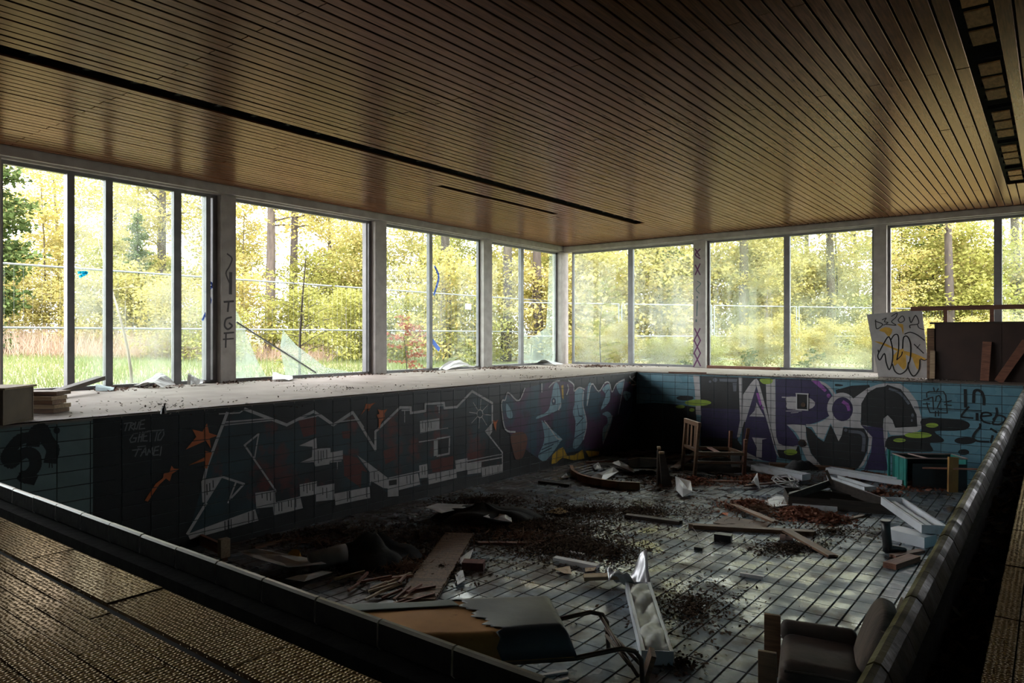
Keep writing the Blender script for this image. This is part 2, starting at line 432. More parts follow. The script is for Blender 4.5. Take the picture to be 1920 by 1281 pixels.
TW, TH, GAP = .2545, .1265, .007
V0 = -.048                       # first horizontal joint below the deck
def rows():
    out = [(V0, -.004)]
    for k in range(13): out.append((V0 - (k + 1) * TH, V0 - k * TH))
    return out
def cells(u0, a, b):
    k0 = math.floor((a - u0) / TW)
    out = []
    while u0 + k0 * TW < b:
        lo, hi = max(a, u0 + k0 * TW), min(b, u0 + (k0 + 1) * TW)
        if hi - lo > .03: out.append((lo, hi))
        k0 += 1
    return out
def visible(c, n=None):
    """seen over the near lip and inside the frame"""
    p = proj(c)
    if p is None or not (-20 < p[0] < 1940 and -20 < p[1] < 1300): return False
    if c[2] < -.02:
        t = CAM_Z / (CAM_Z - c[2]); x, y = c[0] * t, c[1] * t
        if y < PY0 or x > PX1 - .0: return False
    return True
TILE_ME = {}
def tile_mesh(w, h, t, matr, key):
    k = (key, round(w, 3), round(h, 3))
    if k not in TILE_ME:
        b = MB(); c = .002
        vs = []
        for dz, i in ((0, 0), (t - .0015, 0), (t, c)):
            vs += [(-w / 2 + i, -h / 2 + i, dz), (w / 2 - i, -h / 2 + i, dz), (w / 2 - i, h / 2 - i, dz), (-w / 2 + i, h / 2 - i, dz)]
        fs = [(8, 9, 10, 11)]
        for r_ in (0, 4):
            for i in range(4): fs.append((r_ + i, r_ + (i + 1) % 4, r_ + 4 + (i + 1) % 4, r_ + 4 + i))
        b.add(vs, fs); TILE_ME[k] = b.mesh('tile', matr)
    return TILE_ME[k]
def lay(parent, lst, limit, matf, name='tile', stuff_mat=None):
    """lst: (centre, euler, w, h). The ones that show largest become tiles of their own, the rest one mesh."""
    sc = []
    for i, (c, e, w, h, key) in enumerate(lst):
        v = visible(c); p = proj(c)
        sc.append(((0 if v else 1), -(w * h / (p[2] ** 2 if p else 1e6)), i))
    sc.sort(); keep = [s[2] for s in sc[:limit]]; rest = [s[2] for s in sc[limit:]]
    for i in keep:
        c, e, w, h, key = lst[i]
        inst(name, tile_mesh(w, h, .006, matf(key), key), parent, c, e)
    if rest:
        b = MB()
        from mathutils import Euler
        for i in rest:
            c, e, w, h, key = lst[i]
            Mx = Euler(e).to_matrix(); src = tile_mesh(w, h, .006, matf(key), key)
            b.add([Vector(c) + Mx @ v.co for v in src.vertices], [tuple(p.vertices) for p in src.polygons])
        o = b.build('tile_field', stuff_mat, parent, fix=False)
        o['kind'] = 'stuff'
# left wall tiles (u = y, v = z), facing +x
HOLES_B = []
lst = []
for a, b_ in cells(2.336, PY0, PY1):
    for lo, hi in rows():
        if hi < fz(b_): continue
        w, h = b_ - a - GAP, hi - lo - GAP
        if h < .02: continue
        lst.append(((PX0 - .006, (a + b_) / 2, (lo + hi) / 2), (R(90), 0, R(90)), w, h, 't'))
lay(pw_l, lst, 300, lambda k: tile_teal, stuff_mat=tile_teal)
niche = (at_y(1493, 738, PY1), at_y(1514, 768, PY1))
lst = []
for a, b_ in cells(-.848, PX0, PX1):
    for lo, hi in rows():
        if hi < fz(PY1): continue
        w, h = b_ - a - GAP, hi - lo - GAP
        if h < .02: continue
        cx_, cz_ = (a + b_) / 2, (lo + hi) / 2
        lst.append(((cx_, PY1 + .006, cz_), (R(90), 0, 0), w, h, 'b'))
lay(pw_b, lst, 300, lambda k: tile_blue, stuff_mat=tile_blue)
# floor tiles
FW, FL = .1265, .2545
lst = []
sl = math.atan(FSL)
i0 = math.floor((PX0 + 1.493) / FW)
for i in range(i0, i0 + 52):
    xa = max(PX0, -1.493 + i * FW); xb = min(PX1, -1.493 + (i + 1) * FW)
    if xb - xa < .04: continue
    j0 = math.floor((PY0 - 4.32) / FL)
    for j in range(j0, j0 + 47):
        ya = max(PY0, 4.32 + j * FL); yb = min(PY1, 4.32 + (j + 1) * FL)
        if yb - ya < .04: continue
        yc = (ya + yb) / 2
        lst.append((((xa + xb) / 2, yc, fz(yc) - .006 + rng.uniform(-.001, .001)), (sl, 0, 0), xb - xa - .013, yb - ya - .008, 'f'))
lay(pfloor, lst, 300, lambda k: tile_floor, stuff_mat=tile_floor)

# ---- ceiling
m = MB(); m.box(((-10.3 + XR) / 2, (YN + 15.4) / 2, CZ + .16), (XR + 10.3, 15.4 - YN, .10))
ceil = struct(m.build('ceiling', dark_void), 'low ceiling of brown varnished boards with dark gaps', 'ceiling')
PW = .111
slots = [(-6.60, -6.40, 1.0, 12.75), (-.52, -.325, 1.0, 12.75)]
short_slots = [(-8.10, 1.0, 3.0), (-7.25, 7.7, 10.8)]
pl = []
x = -9.76
ib = 0
while x < XR - .1:
    x0, x1 = x + .0075, x + PW - .0075
    segs = []
    y0 = YN
    js = [3.0 + 4 * k for k in range(-1, 4)] if ib % 2 == 0 else [4.98 + 4 * k for k in range(-2, 3)]
    js = [j + rng.uniform(-.02, .02) for j in js if YN < j < WY] + [WY]
    for j in js:
        segs.append([y0, j - .004]); y0 = j + .004
    for sx0, sx1, sy0, sy1 in slots:
        if x1 > sx0 + .03 and x0 < sx1 - .03:
            ns = []
            for a, b_ in segs:
                if b_ < sy0 or a > sy1: ns.append([a, b_])
                else:
                    if a < sy0: ns.append([a, sy0])
                    if b_ > sy1: ns.append([sy1, b_])
            segs = ns
    for sx, sy0, sy1 in short_slots:
        if x0 < sx < x1:
            ns = []
            for a, b_ in segs:
                if b_ < sy0 or a > sy1: ns.append([a, b_])
                else:
                    if a < sy0: ns.append([a, sy0])
                    if b_ > sy1: ns.append([sy1, b_])
            segs = ns
    for a, b_ in segs: pl.append((x0, x1, a, b_))
    x += PW; ib += 1
def parea(q):
    s = 0
    for t in range(9):
        y = q[2] + (q[3] - q[2]) * (t + .5) / 9
        p = proj(((q[0] + q[1]) / 2, y, CZ))
        if p and -30 < p[0] < 1950 and -30 < p[1]: s += 1 / p[2] ** 2.5 * (q[3] - q[2])
    return s
pl.sort(key=lambda q: -parea(q))
PM = {}
restb = MB()
for i, (x0, x1, a, b_) in enumerate(pl):
    ln = round(b_ - a, 1)
    z = CZ + .009 + rng.uniform(-.0025, .0025)
    if i < 300:
        k = ln
        if k not in PM:
            bb = MB(); w = (x1 - x0) / 2; hl = k / 2
            # board with eased lower edges
            vs = []
            for yy in (-hl, hl): vs += [(-w, yy, .009), (-w, yy, -.005), (-w + .004, yy, -.009), (w - .004, yy, -.009), (w, yy, -.005), (w, yy, .009)]
            bb.add(vs, [(0, 1, 2, 3, 4, 5), (11, 10, 9, 8, 7, 6)] + [(q, (q + 1) % 6, 6 + (q + 1) % 6, 6 + q) for q in range(6)])
            PM[k] = bb.mesh('plank', wood_ceiling)
        inst('plank', PM[k], ceil, ((x0 + x1) / 2, (a + b_) / 2, z), None, (1, (b_ - a) / k, 1))
    else:
        restb.box(((x0 + x1) / 2, (a + b_) / 2, z), (x1 - x0, b_ - a, .018))
o = restb.build('plank_field', wood_ceiling, ceil, fix=False); o['kind'] = 'stuff'
# inside the long gaps: battens and rough sheathing boards
sheath = mat('sheathing', (.52, .23, .085), (.32, .14, .05), rough=.8, scale=14, stretch=(3, 1, 1), rnd=.25, bump=.3)
bd = MB(); bd.box((0, 0, 0), (.150, .31, .012)); bd_me = bd.mesh('sheathing_board', sheath)
bt = MB(); bt.box((0, 0, 0), (.21, .045, .04)); bt_me = bt.mesh('batten', dark_void)
for sx0, sx1, sy0, sy1 in slots:
    y = sy0 + .2; k = 0
    while y < sy1 - .2:
        if (k % 4 != 2 and sx1 > -1) or (sx1 < -1 and k % 5 in (1, 3)):
            inst('sheathing_board', bd_me, ceil, ((sx0 + sx1) / 2, y, CZ + (.022 if sx1 > -1 else .06)), (0, 0, rng.uniform(-.02, .02)), (1, 1 if sx1 > -1 else 2.1, 1))
        inst('batten', bt_me, ceil, ((sx0 + sx1) / 2, y + .19, CZ + .06))
        y += .40; k += 1
# ---- walls behind the camera
plaster = mat('old_plaster', (.07, .055, .045), (.045, .036, .03), rough=.8, scale=3, offset=False)
m = MB(); m.box((XR + .1, (YN + 15.1) / 2, 1.3), (.2, 15.1 - YN + .4, 3.4))
struct(m.build('wall_right', plaster), 'plain plaster wall right of the camera', 'wall')
m = MB(); m.box(((-10.1 + XR) / 2, YN - .1, 1.3), (XR + 10.1, .2, 3.4))
struct(m.build('wall_near', plaster), 'plain plaster wall behind the camera', 'wall')
# roof slab
m = MB(); m.box(((-10.7 + XR + .3) / 2, (YN + 15.8) / 2, CZ + .36), (XR + 11.0, 15.8 - YN + .6, .28))
struct(m.build('roof', paint_white), 'flat roof slab over the hall', 'roof')

# ---- header beams
m = MB()
m.box((WX - .13, (YN + WY) / 2, 2.882), (.30, WY - YN + .3, .116))
m.box((WX - .16, (YN + WY) / 2, 2.811), (.24, WY - YN + .3, .026))
hb_l = struct(m.build('trim_1', paint_white), 'off-white header beam above the left windows', 'beam')
m = MB()
m.box(((WX + XR) / 2, WY + .13, 2.882), (XR - WX, .30, .116))
m.box(((WX + XR) / 2, WY + .16, 2.811), (XR - WX, .24, .026))
hb_b = struct(m.build('trim_2', paint_white), 'off-white header beam above the back windows', 'beam')
WT = 2.80
for nm_, c_, d_, lb_ in (('trim_3', (-10.0, (YN + 15.2) / 2, 3.06), (.42, 15.6 - YN, .26), 'added fascia closing the light gap above the left header beam'), ('trim_4', ((-10.1 + XR) / 2, 15.08, 3.06), (XR + 10.1, .40, .26), 'added fascia closing the light gap above the back header beam')):  # unseen boxes added to stop daylight leaking in above the boards
    m = MB(); m.box(c_, d_); struct(m.build(nm_, paint_white), lb_, 'fascia')
# ---- pillars
def pillar(name, x0, x1, y0, y1, label):
    b = MB(); b.box(((x0 + x1) / 2, (y0 + y1) / 2, WT / 2), (x1 - x0, y1 - y0, WT))
    return struct(b.build(name, paint_white, bevel=.004), label, 'pillar')
PIL_L = [(-.40, -.12, 'out of view'), (2.66, 2.94, 'x'), (5.70, 5.94, 'x'), (8.70, 8.98, 'x'), (11.79, 12.08, 'x')]
pil = {}
for y0, y1, lb in PIL_L:
    pil[round(y0, 2)] = pillar('pillar', WX - .22, WX, y0, y1, 'off-white square pillar between the left windows')
pil[5.7]['label'] = 'off-white pillar with black letters TGF beside the broken window'
pil[8.7]['label'] = 'off-white pillar right of the widest broken left window'
pil[11.79]['label'] = 'off-white pillar, last one before the corner on the left'
pil[2.66]['label'] = 'off-white pillar at the far left edge of the window wall'
corner = pillar('pillar', WX - .25, WX + .02, WY - .10, WY + .22, 'off-white corner pillar where the two window walls meet')
px_b = []
for x0, x1, lb in ((-6.34, -6.06, 'narrow off-white pillar tagged with purple crosses between back windows'), (-2.72, -2.50, 'off-white pillar behind the leaning graffiti board'), (1.0, 1.28, 'off-white pillar at the right end of the back windows')):
    px_b.append(pillar('pillar', x0, x1, WY, WY + .22, lb))

# ---- windows: frame bars, mullions, panes
g_clean = glass_mat('glass_clean', .005, .05)
g_dirty = glass_mat('glass_dirty', .015, .20, scale=1.2)
g_shard = glass_mat('glass_shard', .16, .42, dirt=(.55, .64, .58), scale=2.0)
g_moss = glass_mat('glass_mossy', .02, .26, dirt=(.55, .62, .46), scale=1.3)
FRX = WX - .14                   # plane of the frames, left wall
FRY = WY + .14
SILL = .05
n_win = [0]
def window(axis, a, b_, mull, panes, label, post=None, frame_m=alu, bottom=True):
    """axis 'L': along y in the left wall; 'B': along x in the back wall"""
    n_win[0] += 1
    root = thing('window_%d' % n_win[0], label, 'window', (FRX, (a + b_) / 2, 0) if axis == 'L' else ((a + b_) / 2, FRY, 0))
    root['kind'] = 'structure'
    off = (a + b_) / 2
    def bx(u0, u1, z0, z1, d=.06, dep=0.0):
        q = MB(); cu, cz = (u0 + u1) / 2 - off, (z0 + z1) / 2
        if axis == 'L': q.box((dep, cu, cz), (d, u1 - u0, z1 - z0))
        else: q.box((cu, -dep, cz), (u1 - u0, d, z1 - z0))
        return q
    f = .05
    bx(a, b_, WT - f, WT).build('frame_head', frame_m, root)
    if bottom: bx(a, b_, 0, SILL).build('frame_sill', frame_m, root)
    bx(a, a + f, SILL, WT - f).build('frame_jamb', frame_m, root)
    bx(b_ - f, b_, SILL, WT - f).build('frame_jamb', frame_m, root)
    for u0, u1, d in mull: bx(u0, u1, SILL, WT - f, d).build('mullion', frame_m, root)
    for spec in panes:
        kind, g = spec[0], spec[-1]
        q = MB()
        if kind == 'full':
            u0, u1 = spec[1], spec[2]
            q = bx(u0, u1, SILL, WT - f, .008)
        else:      # outline of a shard: (u, z) points
            P = [((0, u - off, z) if axis == 'L' else (u - off, 0, z)) for u, z in spec[1]]
            q.prism(P, (.007, 0, 0) if axis == 'L' else (0, -.007, 0))
        q.build('pane', g, root)
    return root
window('L', -2.6, -.40, [], [('full', -2.5, -.45, g_clean)], 'far near end of the left glazing, out of sight')
window('L', -.12, 2.66, [(1.2, 1.28, .07)], [('full', -.07, 1.2, g_clean)], 'left glazing beside the camera, out of sight')
window('L', 2.94, 5.70, [(3.67, 3.755, .11), (4.13, 4.22, .09), (5.04, 5.15, .08), (5.51, 5.58, .12), (5.62, 5.66, .10)],
       [('full', 3.755, 4.13, g_dirty), ('full', 4.22, 5.04, g_dirty), ('full', 5.15, 5.51, g_dirty)],
       'leftmost window bay with sliding door frames and an empty opening')
window('L', 5.94, 8.70, [(8.56, 8.60, .10)],
       [('shard', [(5.99, .05), (6.55, .05), (6.37, .34), (6.12, .92), (5.99, 1.15)], g_shard),
        ('shard', [(6.9, .05), (8.3, .05), (7.7, .16), (7.1, .55), (6.85, .80), (6.80, .5)], g_shard)],
       'wide left window with the glass smashed out and shards at the bottom')
window('L', 8.98, 11.79, [(10.21, 10.30, .08)], [('full', 9.03, 10.21, g_clean), ('full', 10.30, 11.74, g_clean)],
       'left window with blue paint smears, third pillar beside it')
window('L', 12.08, 14.80, [(13.27, 13.38, .08)],
       [('full', 12.13, 13.27, g_clean), ('shard', [(13.38, .05), (14.75, .05), (14.75, 2.75), (14.5, 2.75), (14.42, 1.4), (14.35, .9), (14.0, .75), (13.6, .62), (13.45, .9), (13.38, 1.1)], g_shard)],
       'left window next to the corner with a partly broken pane')
window('B', -9.60, -6.34, [(-8.02, -7.89, .08)],
       [('full', -9.55, -8.02, g_dirty), ('full', -7.89, -6.39, g_dirty)], 'back window next to the corner with foliage pressing in')
window('B', -6.06, -2.72, [(-4.42, -4.30, .08)], [('full', -6.01, -4.42, g_moss), ('full', -4.30, -2.77, g_moss)],
       'back window with mossy cloudy glass in two panes')
window('B', -2.50, 1.0, [(-.83, -.71, .08)], [('full', -.71, .95, g_dirty)], 'rightmost back window, left half open, behind the brown panel')

m = MB(); m.bar(at_x(443, 604, FRX), at_x(592, 699, FRX), .02, .03, up=(1, 0, 0))
tag(m.build('bent_strip', alu), 'bent metal glazing strip slanting down across the smashed window', 'strip')
# ================================================================== OUTDOORS
nr = np.random.default_rng(11)
def gz(x, y):                     # ground outside rises gently away from the hall
    dx = max(0., -10.3 - x); dy = max(0., y - 15.3)
    return -.32 + .022 * max(dx, dy * .9)
lawn_m = mat('lawn', (.17, .20, .075), (.12, .15, .055), rough=.9, scale=1.5, offset=False, c3=(.30, .24, .13), s3=.5, t3=(.5, .62))
m = MB()
xs = [-70, -45, -30, -22, -16, -12, -10.3, -5, 0, 8, 20]; ys = [-20, -5, 2, 8, 14, 15.3, 18, 24, 32, 45, 70]
for i in range(len(xs) - 1):
    for j in range(len(ys) - 1):
        if xs[i] >= -10.3 and ys[j + 1] <= 15.3: continue
        q = [(xs[i], ys[j]), (xs[i + 1], ys[j]), (xs[i + 1], ys[j + 1]), (xs[i], ys[j + 1])]
        m.add([(a, b, gz(a, b)) for a, b in q], [(0, 1, 2, 3)])
bm_o = m.build('ground_outside', lawn_m); struct(bm_o, 'sunlit lawn outside the windows rising to the wood', 'ground')

def quads_mesh(name, V, mats, nv=4):
    """V: (N, nv, 3) array of faces"""
    N = V.shape[0]
    me = bpy.data.meshes.new(name)
    me.vertices.add(N * nv); me.vertices.foreach_set('co', V.reshape(-1).astype(np.float32))
    me.loops.add(N * nv); me.loops.foreach_set('vertex_index', np.arange(N * nv, dtype=np.int32))
    me.polygons.add(N); me.polygons.foreach_set('loop_start', np.arange(0, N * nv, nv, dtype=np.int32))
    me.update(calc_edges=True); me.materials.append(mats)
    return me
def leaves(C, size, flatness=.6, aspect=.6, jit=.4):
    """diamond leaves round centres C (N,3)"""
    N = len(C)
    n = nr.normal(size=(N, 3)); n[:, 2] = np.abs(n[:, 2]) + flatness; n /= np.linalg.norm(n, axis=1)[:, None]
    a = nr.normal(size=(N, 3)); u = np.cross(n, a); u /= np.linalg.norm(u, axis=1)[:, None]; w = np.cross(n, u)
    s = (size * nr.uniform(1 - jit, 1 + jit, N))[:, None]
    V = np.stack([C + u * s, C + w * s * aspect, C - u * s, C - w * s * aspect], axis=1)
    return V
bark = mat('bark', (.07, .055, .043), (.04, .031, .025), rough=.9, scale=8, stretch=(1, 1, .25), bump=.5, rnd=.3)
bark_grey = mat('bark_grey', (.30, .26, .22), (.17, .145, .12), rough=.9, scale=8, stretch=(1, 1, .25), rnd=.2)
lf_yel = leaf_mat('leaf_yellow', [(.44, .33, .11), (.41, .35, .125), (.345, .325, .105), (.51, .44, .23)], .45)
lf_grn = leaf_mat('leaf_green', [(.335, .315, .09), (.27, .285, .08), (.40, .37, .125)], .45)
lf_dark = leaf_mat('leaf_evergreen', [(.05, .085, .03), (.085, .12, .04), (.11, .13, .05)], .2)
lf_red = leaf_mat('leaf_copper', [(.28, .085, .06), (.36, .13, .09), (.22, .06, .05)], .35)

def tree_meshes(kind, H, rad, nleaf, z0, lsize, lmat, bmat, trunk=.09, nbr=26, seed=0, bend=.3, spray=.35):
    rg = np.random.default_rng(seed)
    b = MB()
    tp = []
    ph = rg.uniform(0, 6.28)
    for i in range(9):
        t = i / 8
        tp.append(Vector((bend * math.sin(t * 2.2 + ph) * t, bend * math.cos(t * 1.7 + ph) * t, H * .97 * t)))
    b.tube(tp, trunk, 7, trunk * .15)
    cs = []
    for k in range(nbr):
        t = z0 + (1 - z0) * (k + rg.uniform(0, 1)) / nbr
        i = min(7, int(t * 8)); f = t * 8 - i; p = tp[i].lerp(tp[i + 1], f)
        an = rg.uniform(0, 6.28)
        prof = math.sin(math.pi * min(1, (t - z0) / (1 - z0) * .85 + .16)) ** .7
        ln = rad * prof * rg.uniform(.65, 1.1)
        d = Vector((math.cos(an), math.sin(an), rg.uniform(.05, .55)))
        q = [p, p + d * ln * .5 + Vector((0, 0, .05 * ln)), p + d * ln]
        b.tube(q, trunk * .28 * (1.1 - t), 4, .006, cap=False)
        n = max(8, int(nleaf / nbr * (ln / rad + .25)))
        s = rg.uniform(.15, 1.08, n)
        base = np.outer(1 - s, np.array(q[0])) + np.outer(s, np.array(q[2]))
        off = rg.normal(size=(n, 3)) * np.array([spray, spray, spray * .42]) * (rad / 2.2)
        cs.append(base + off)
    C = np.concatenate(cs)
    return b.mesh('trunk', bmat, smooth=True, fix=False), quads_mesh('foliage', leaves(C, lsize), lmat)
TREES = {
    'slim': tree_meshes('slim', 9.0, 1.7, 4800, .12, .075, lf_yel, bark, .055, 40, 1, .35, .36),
    'tall': tree_meshes('tall', 15.0, 3.6, 8500, .20, .10, lf_yel, bark, .20, 46, 2, .5, .40),
    'bushy': tree_meshes('bushy', 6.0, 2.2, 11000, .04, .075, lf_grn, bark_grey, .06, 44, 3, .3, .42),
    'beech': tree_meshes('beech', 7.5, 2.0, 6000, .08, .07, lf_yel, bark_grey, .05, 40, 4, .4, .34),
    'sparse': tree_meshes('sparse', 16.0, 3.0, 2600, .35, .10, lf_yel, bark, .24, 30, 5, .3, .45),
    'ivy': tree_meshes('ivy', 10.0, 1.1, 9000, .0, .09, lf_dark, bark, .16, 60, 6, .2, .42),
    'shrub': tree_meshes('shrub', 2.4, 1.35, 4600, .0, .055, lf_grn, bark_grey, .025, 30, 8, .2, .40),
    'shrub_y': tree_meshes('shrub_y', 3.4, 1.6, 5600, .0, .06, lf_yel, bark_grey, .03, 34, 9, .3, .40),
}
LBL = {
    'slim': ('slim young tree with loose yellow-green leaves in the wood outside', 'slim young trees in the wood'),
    'tall': ('tall tree with a broad yellow crown in the wood outside', 'tall broad trees in the wood'),
    'bushy': ('bushy green tree leafy down to the ground outside', 'bushy trees in the wood'),
    'beech': ('small yellow-leaved tree with a pale stem outside', 'small pale-stemmed trees in the wood'),
    'sparse': ('tall thinly leaved tree with a dark bare trunk outside', 'thinly leaved trees in the wood'),
    'ivy': ('dark evergreen ivy-clad trunk standing in the yellow wood', 'ivy-clad trunks in the wood'),
    'shrub': ('low green shrub of the undergrowth outside the windows', 'green shrubs of the undergrowth'),
    'shrub_y': ('yellow-leaved shrub of the undergrowth outside the windows', 'yellow shrubs of the undergrowth'),
}
NAMES = {'slim': 'young_tree', 'tall': 'tall_tree', 'bushy': 'bushy_tree', 'beech': 'small_tree', 'sparse': 'bare_trunk_tree', 'ivy': 'ivy_tree', 'shrub': 'green_shrub', 'shrub_y': 'yellow_shrub'}
def plant(kind, px, dist, s=1.0, dz=0.0):
    """stand a tree in the direction of an image column, dist metres deep"""
    d = ray(px, HY) * dist
    x, y = d.x, d.y
    o = thing(NAMES[kind], LBL[kind][0], 'shrub' if 'shrub' in kind else 'tree', (x, y, gz(x, y) + dz), rng.uniform(0, 6.28), LBL[kind][1])
    o.scale = (s, s, s * rng.uniform(.93, 1.07))
    inst('trunk', TREES[kind][0], o, (0, 0, 0)); inst('foliage', TREES[kind][1], o, (0, 0, 0))
    PLANTED.append((kind, px, dist, o))
    return o
PLANTED = []
# far wall of trees, then the young growth, then shrubs at the fence
for px in range(-130, 2060, 118):
    plant('tall', px + rng.uniform(-40, 40), rng.uniform(37, 46), rng.uniform(.72, .92))
for px, di in ((-40, 29), (300, 30), (505, 27), (548, 30), (838, 27), (948, 24.5), (1010, 25), (1090, 30), (1236, 29), (1396, 27.5), (1560, 28.5), (1782, 28), (1905, 30)):
    plant('sparse', px, di, rng.uniform(.8, .95))
for px in range(-100, 2030, 150):
    plant('slim', px + rng.uniform(-50, 50), rng.uniform(28, 33), rng.uniform(.75, 1.0))
for px in range(-60, 2030, 170):
    plant('beech', px + rng.uniform(-60, 60), rng.uniform(27, 33), rng.uniform(.7, .95))
for px in range(-90, 2030, 135):
    plant('bushy', px + rng.uniform(-40, 40), rng.uniform(28, 32), rng.uniform(.7, .95))
for px, di, s_ in ((-8, 23, .95), (262, 27, .52), (1240, 28, .75), (1745, 32, .9)):
    plant('ivy', px, di, s_)
for px in range(330, 990, 62):
    plant(rng.choice(['shrub', 'shrub_y']), px + rng.uniform(-20, 20), rng.uniform(21, 26), rng.uniform(.8, 1.1))
for px in range(1060, 2010, 58):
    plant(rng.choice(['shrub', 'shrub_y', 'shrub_y']), px + rng.uniform(-20, 20), 24.0 + max(0, (px - 1070)) * .0075 + rng.uniform(0, 3), rng.uniform(1.0, 1.4))
for px in range(1085, 1960, 44):
    plant(rng.choice(['shrub', 'shrub_y']), px + rng.uniform(-14, 14), rng.uniform(18.5, 20.5), rng.uniform(.34, .46))
for px in range(-60, 340, 75):
    plant('shrub_y', px, rng.uniform(25, 28), rng.uniform(.8, 1.1))

WIN = [(-999, 135, 'behind the empty far left opening'), (135, 425, 'behind the sliding door panes'), (425, 712, 'behind the smashed left window'), (712, 914, 'behind the third left window'), (914, 1060, 'behind the corner left window'),
       (1060, 1312, 'behind the corner back window'), (1312, 1650, 'behind the mossy back window'), (1650, 9999, 'behind the rightmost back window')]
SHORT = {'slim': 'slim loose-leaved yellow tree', 'tall': 'tall broad yellow tree', 'bushy': 'bushy green tree', 'beech': 'small pale-stemmed yellow tree', 'sparse': 'tall dark-trunked thin tree', 'ivy': 'dark ivy-clad evergreen', 'shrub': 'low green shrub', 'shrub_y': 'yellow-leaved shrub'}
ORD = ('first', 'second', 'third', 'fourth', 'fifth', 'sixth', 'seventh', 'eighth', 'ninth', 'tenth', 'eleventh', 'twelfth', 'thirteenth', 'fourteenth')
for kd in SHORT:
    for lo_, hi_, wl in WIN:
        q_ = sorted([t for t in PLANTED if t[0] == kd and lo_ <= t[1] < hi_], key=lambda t: t[1])
        for i_, t in enumerate(q_):
            t[3]['label'] = SHORT[kd] + (' ' if len(q_) == 1 else ', %s from the left, ' % ORD[i_]) + wl
# single plants close to the glass
def single(name, label, cat, px, X, H, rad, n, z0, ls, lm, bmt, tr, nbr, seed, bend=.2, spray=.2, Y=None):
    p = at_x(px, HY, X) if Y is None else at_y(px, HY, Y)
    tm, fm = tree_meshes(name, H, rad, n, z0, ls, lm, bmt, tr, nbr, seed, bend, spray)
    o = thing(name, label, cat, (p.x, p.y, gz(p.x, p.y)))
    inst('trunk', tm, o, (0, 0, 0)); inst('foliage', fm, o, (0, 0, 0))
    return o
single('sapling', 'slender sapling with a dark stem just outside the broken window', 'tree', 562, -11.6, 3.0, .85, 620, .1, .045, lf_grn, bark, .032, 24, 21, .12)
single('copper_shrub', 'small copper-red leaved shrub outside the left windows', 'shrub', 763, -12.2, 1.5, .55, 900, .05, .035, lf_red, bark, .014, 20, 22, .1)
single('sapling', 'leafy green sapling pressing against the back window by the corner', 'tree', 1128, None, 2.6, .75, 700, .1, .05, lf_grn, bark, .018, 24, 23, .2, .16, Y=16.0)
single('bare_sapling', 'pale bare-stemmed sapling leaning behind the sliding door panes', 'tree', 248, -12.6, 3.0, .6, 60, .5, .04, lf_yel, bark_grey, .03, 9, 24, .5)
for px, yy, s_ in ((1300, 16.0, 1), (1400, 15.9, 2), (1520, 16.0, 3)):
    single('window_weed', ('leafy weed growing against the back window below the purple crosses', 'dark low weed at the foot of the mossy back window', 'low weed at the foot of the right mossy pane')[s_ - 1], 'plant', px, None, .75, .35, 420, .0, .032, lf_dark, bark, .006, 16, 40 + s_, .1, .2, Y=yy)

# grass blades near the windows and dry brush behind the lawn
N = 26000
gx = nr.uniform(-27, -10.6, N); gy = nr.uniform(1.5, 17, N)
h = nr.uniform(.06, .22, N); an = nr.uniform(0, 6.28, N); le = nr.normal(0, .05, (N, 2))
z = np.array([gz(a, b) for a, b in zip(gx, gy)])
P = np.stack([gx, gy, z], 1); w = .012
V = np.stack([P + np.stack([np.cos(an) * w, np.sin(an) * w, 0 * an], 1), P - np.stack([np.cos(an) * w, np.sin(an) * w, 0 * an], 1), P + np.stack([le[:, 0], le[:, 1], h], 1)], 1)
gm = leaf_mat('grass_blade', [(.185, .22, .085), (.145, .185, .07), (.25, .245, .12)], .4)
o = bpy.data.objects.new('grass', quads_mesh('grass', V, gm, 3)); COL.objects.link(o)
tag(o, 'bright green grass blades on the lawn outside the left windows', 'grass', None, 'stuff')
N = 9000
pxs = nr.uniform(-60, 620, N); dd = nr.uniform(22, 27, N)
P = np.array([ray(a, HY) * b for a, b in zip(pxs, dd)]); P = np.stack([P[:, 0], P[:, 1], [gz(a, b) for a, b in zip(P[:, 0], P[:, 1])]], 1)
hh = nr.uniform(.2, 1.15, N) * (1 - .4 * (pxs > 330)); le = nr.normal(0, .35, (N, 2)); an = nr.uniform(0, 6.28, N); w = .009
V = np.stack([P + np.stack([np.cos(an) * w, np.sin(an) * w, 0 * an], 1), P - np.stack([np.cos(an) * w, np.sin(an) * w, 0 * an], 1), P + np.stack([le[:, 0], le[:, 1], hh], 1)], 1)
dm = leaf_mat('dry_stalk', [(.42, .32, .24), (.33, .23, .17), (.5, .40, .30)], .2)
o = bpy.data.objects.new('dry_brush', quads_mesh('dry_brush', V, dm, 3)); COL.objects.link(o)
tag(o, 'tangle of dry pinkish brush at the far edge of the lawn', 'brush', None, 'stuff')

# mobile mesh fence panels
def fence_panel(a, b, zb, label, group, tops=(1.92, .84), low=-.22):
    a, b = Vector(a), Vector(b); d = (b - a); ln = d.length
    o = thing('mesh_fence', label, 'fence', (a.x, a.y, zb), math.atan2(d.y, d.x), group)
    for z_ in tops + (low,):
        q = MB(); q.tube([(.02, 0, z_ - zb), (ln - .02, 0, z_ - zb)], .018, 8); q.build('rail', galv, o)
    for x_ in (.03, ln - .03):
        q = MB(); q.tube([(x_, 0, 0), (x_, 0, tops[0] - zb + .02)], .021, 8); q.build('post', galv, o)
    q = MB()
    k = .12
    while k < ln - .05:
        q.bar((k, 0, low - zb), (k, 0, tops[0] - zb), .002, .002, up=(1, 0, 0)); k += .14
    q.build('wire_mesh', galv, o)['kind'] = 'stuff'
    q = MB(); q.box((ln, 0, .06), (.3, .6, .12)); q.build('foot', mat('fence_foot', (.25, .25, .25), rough=.9), o)
    return o
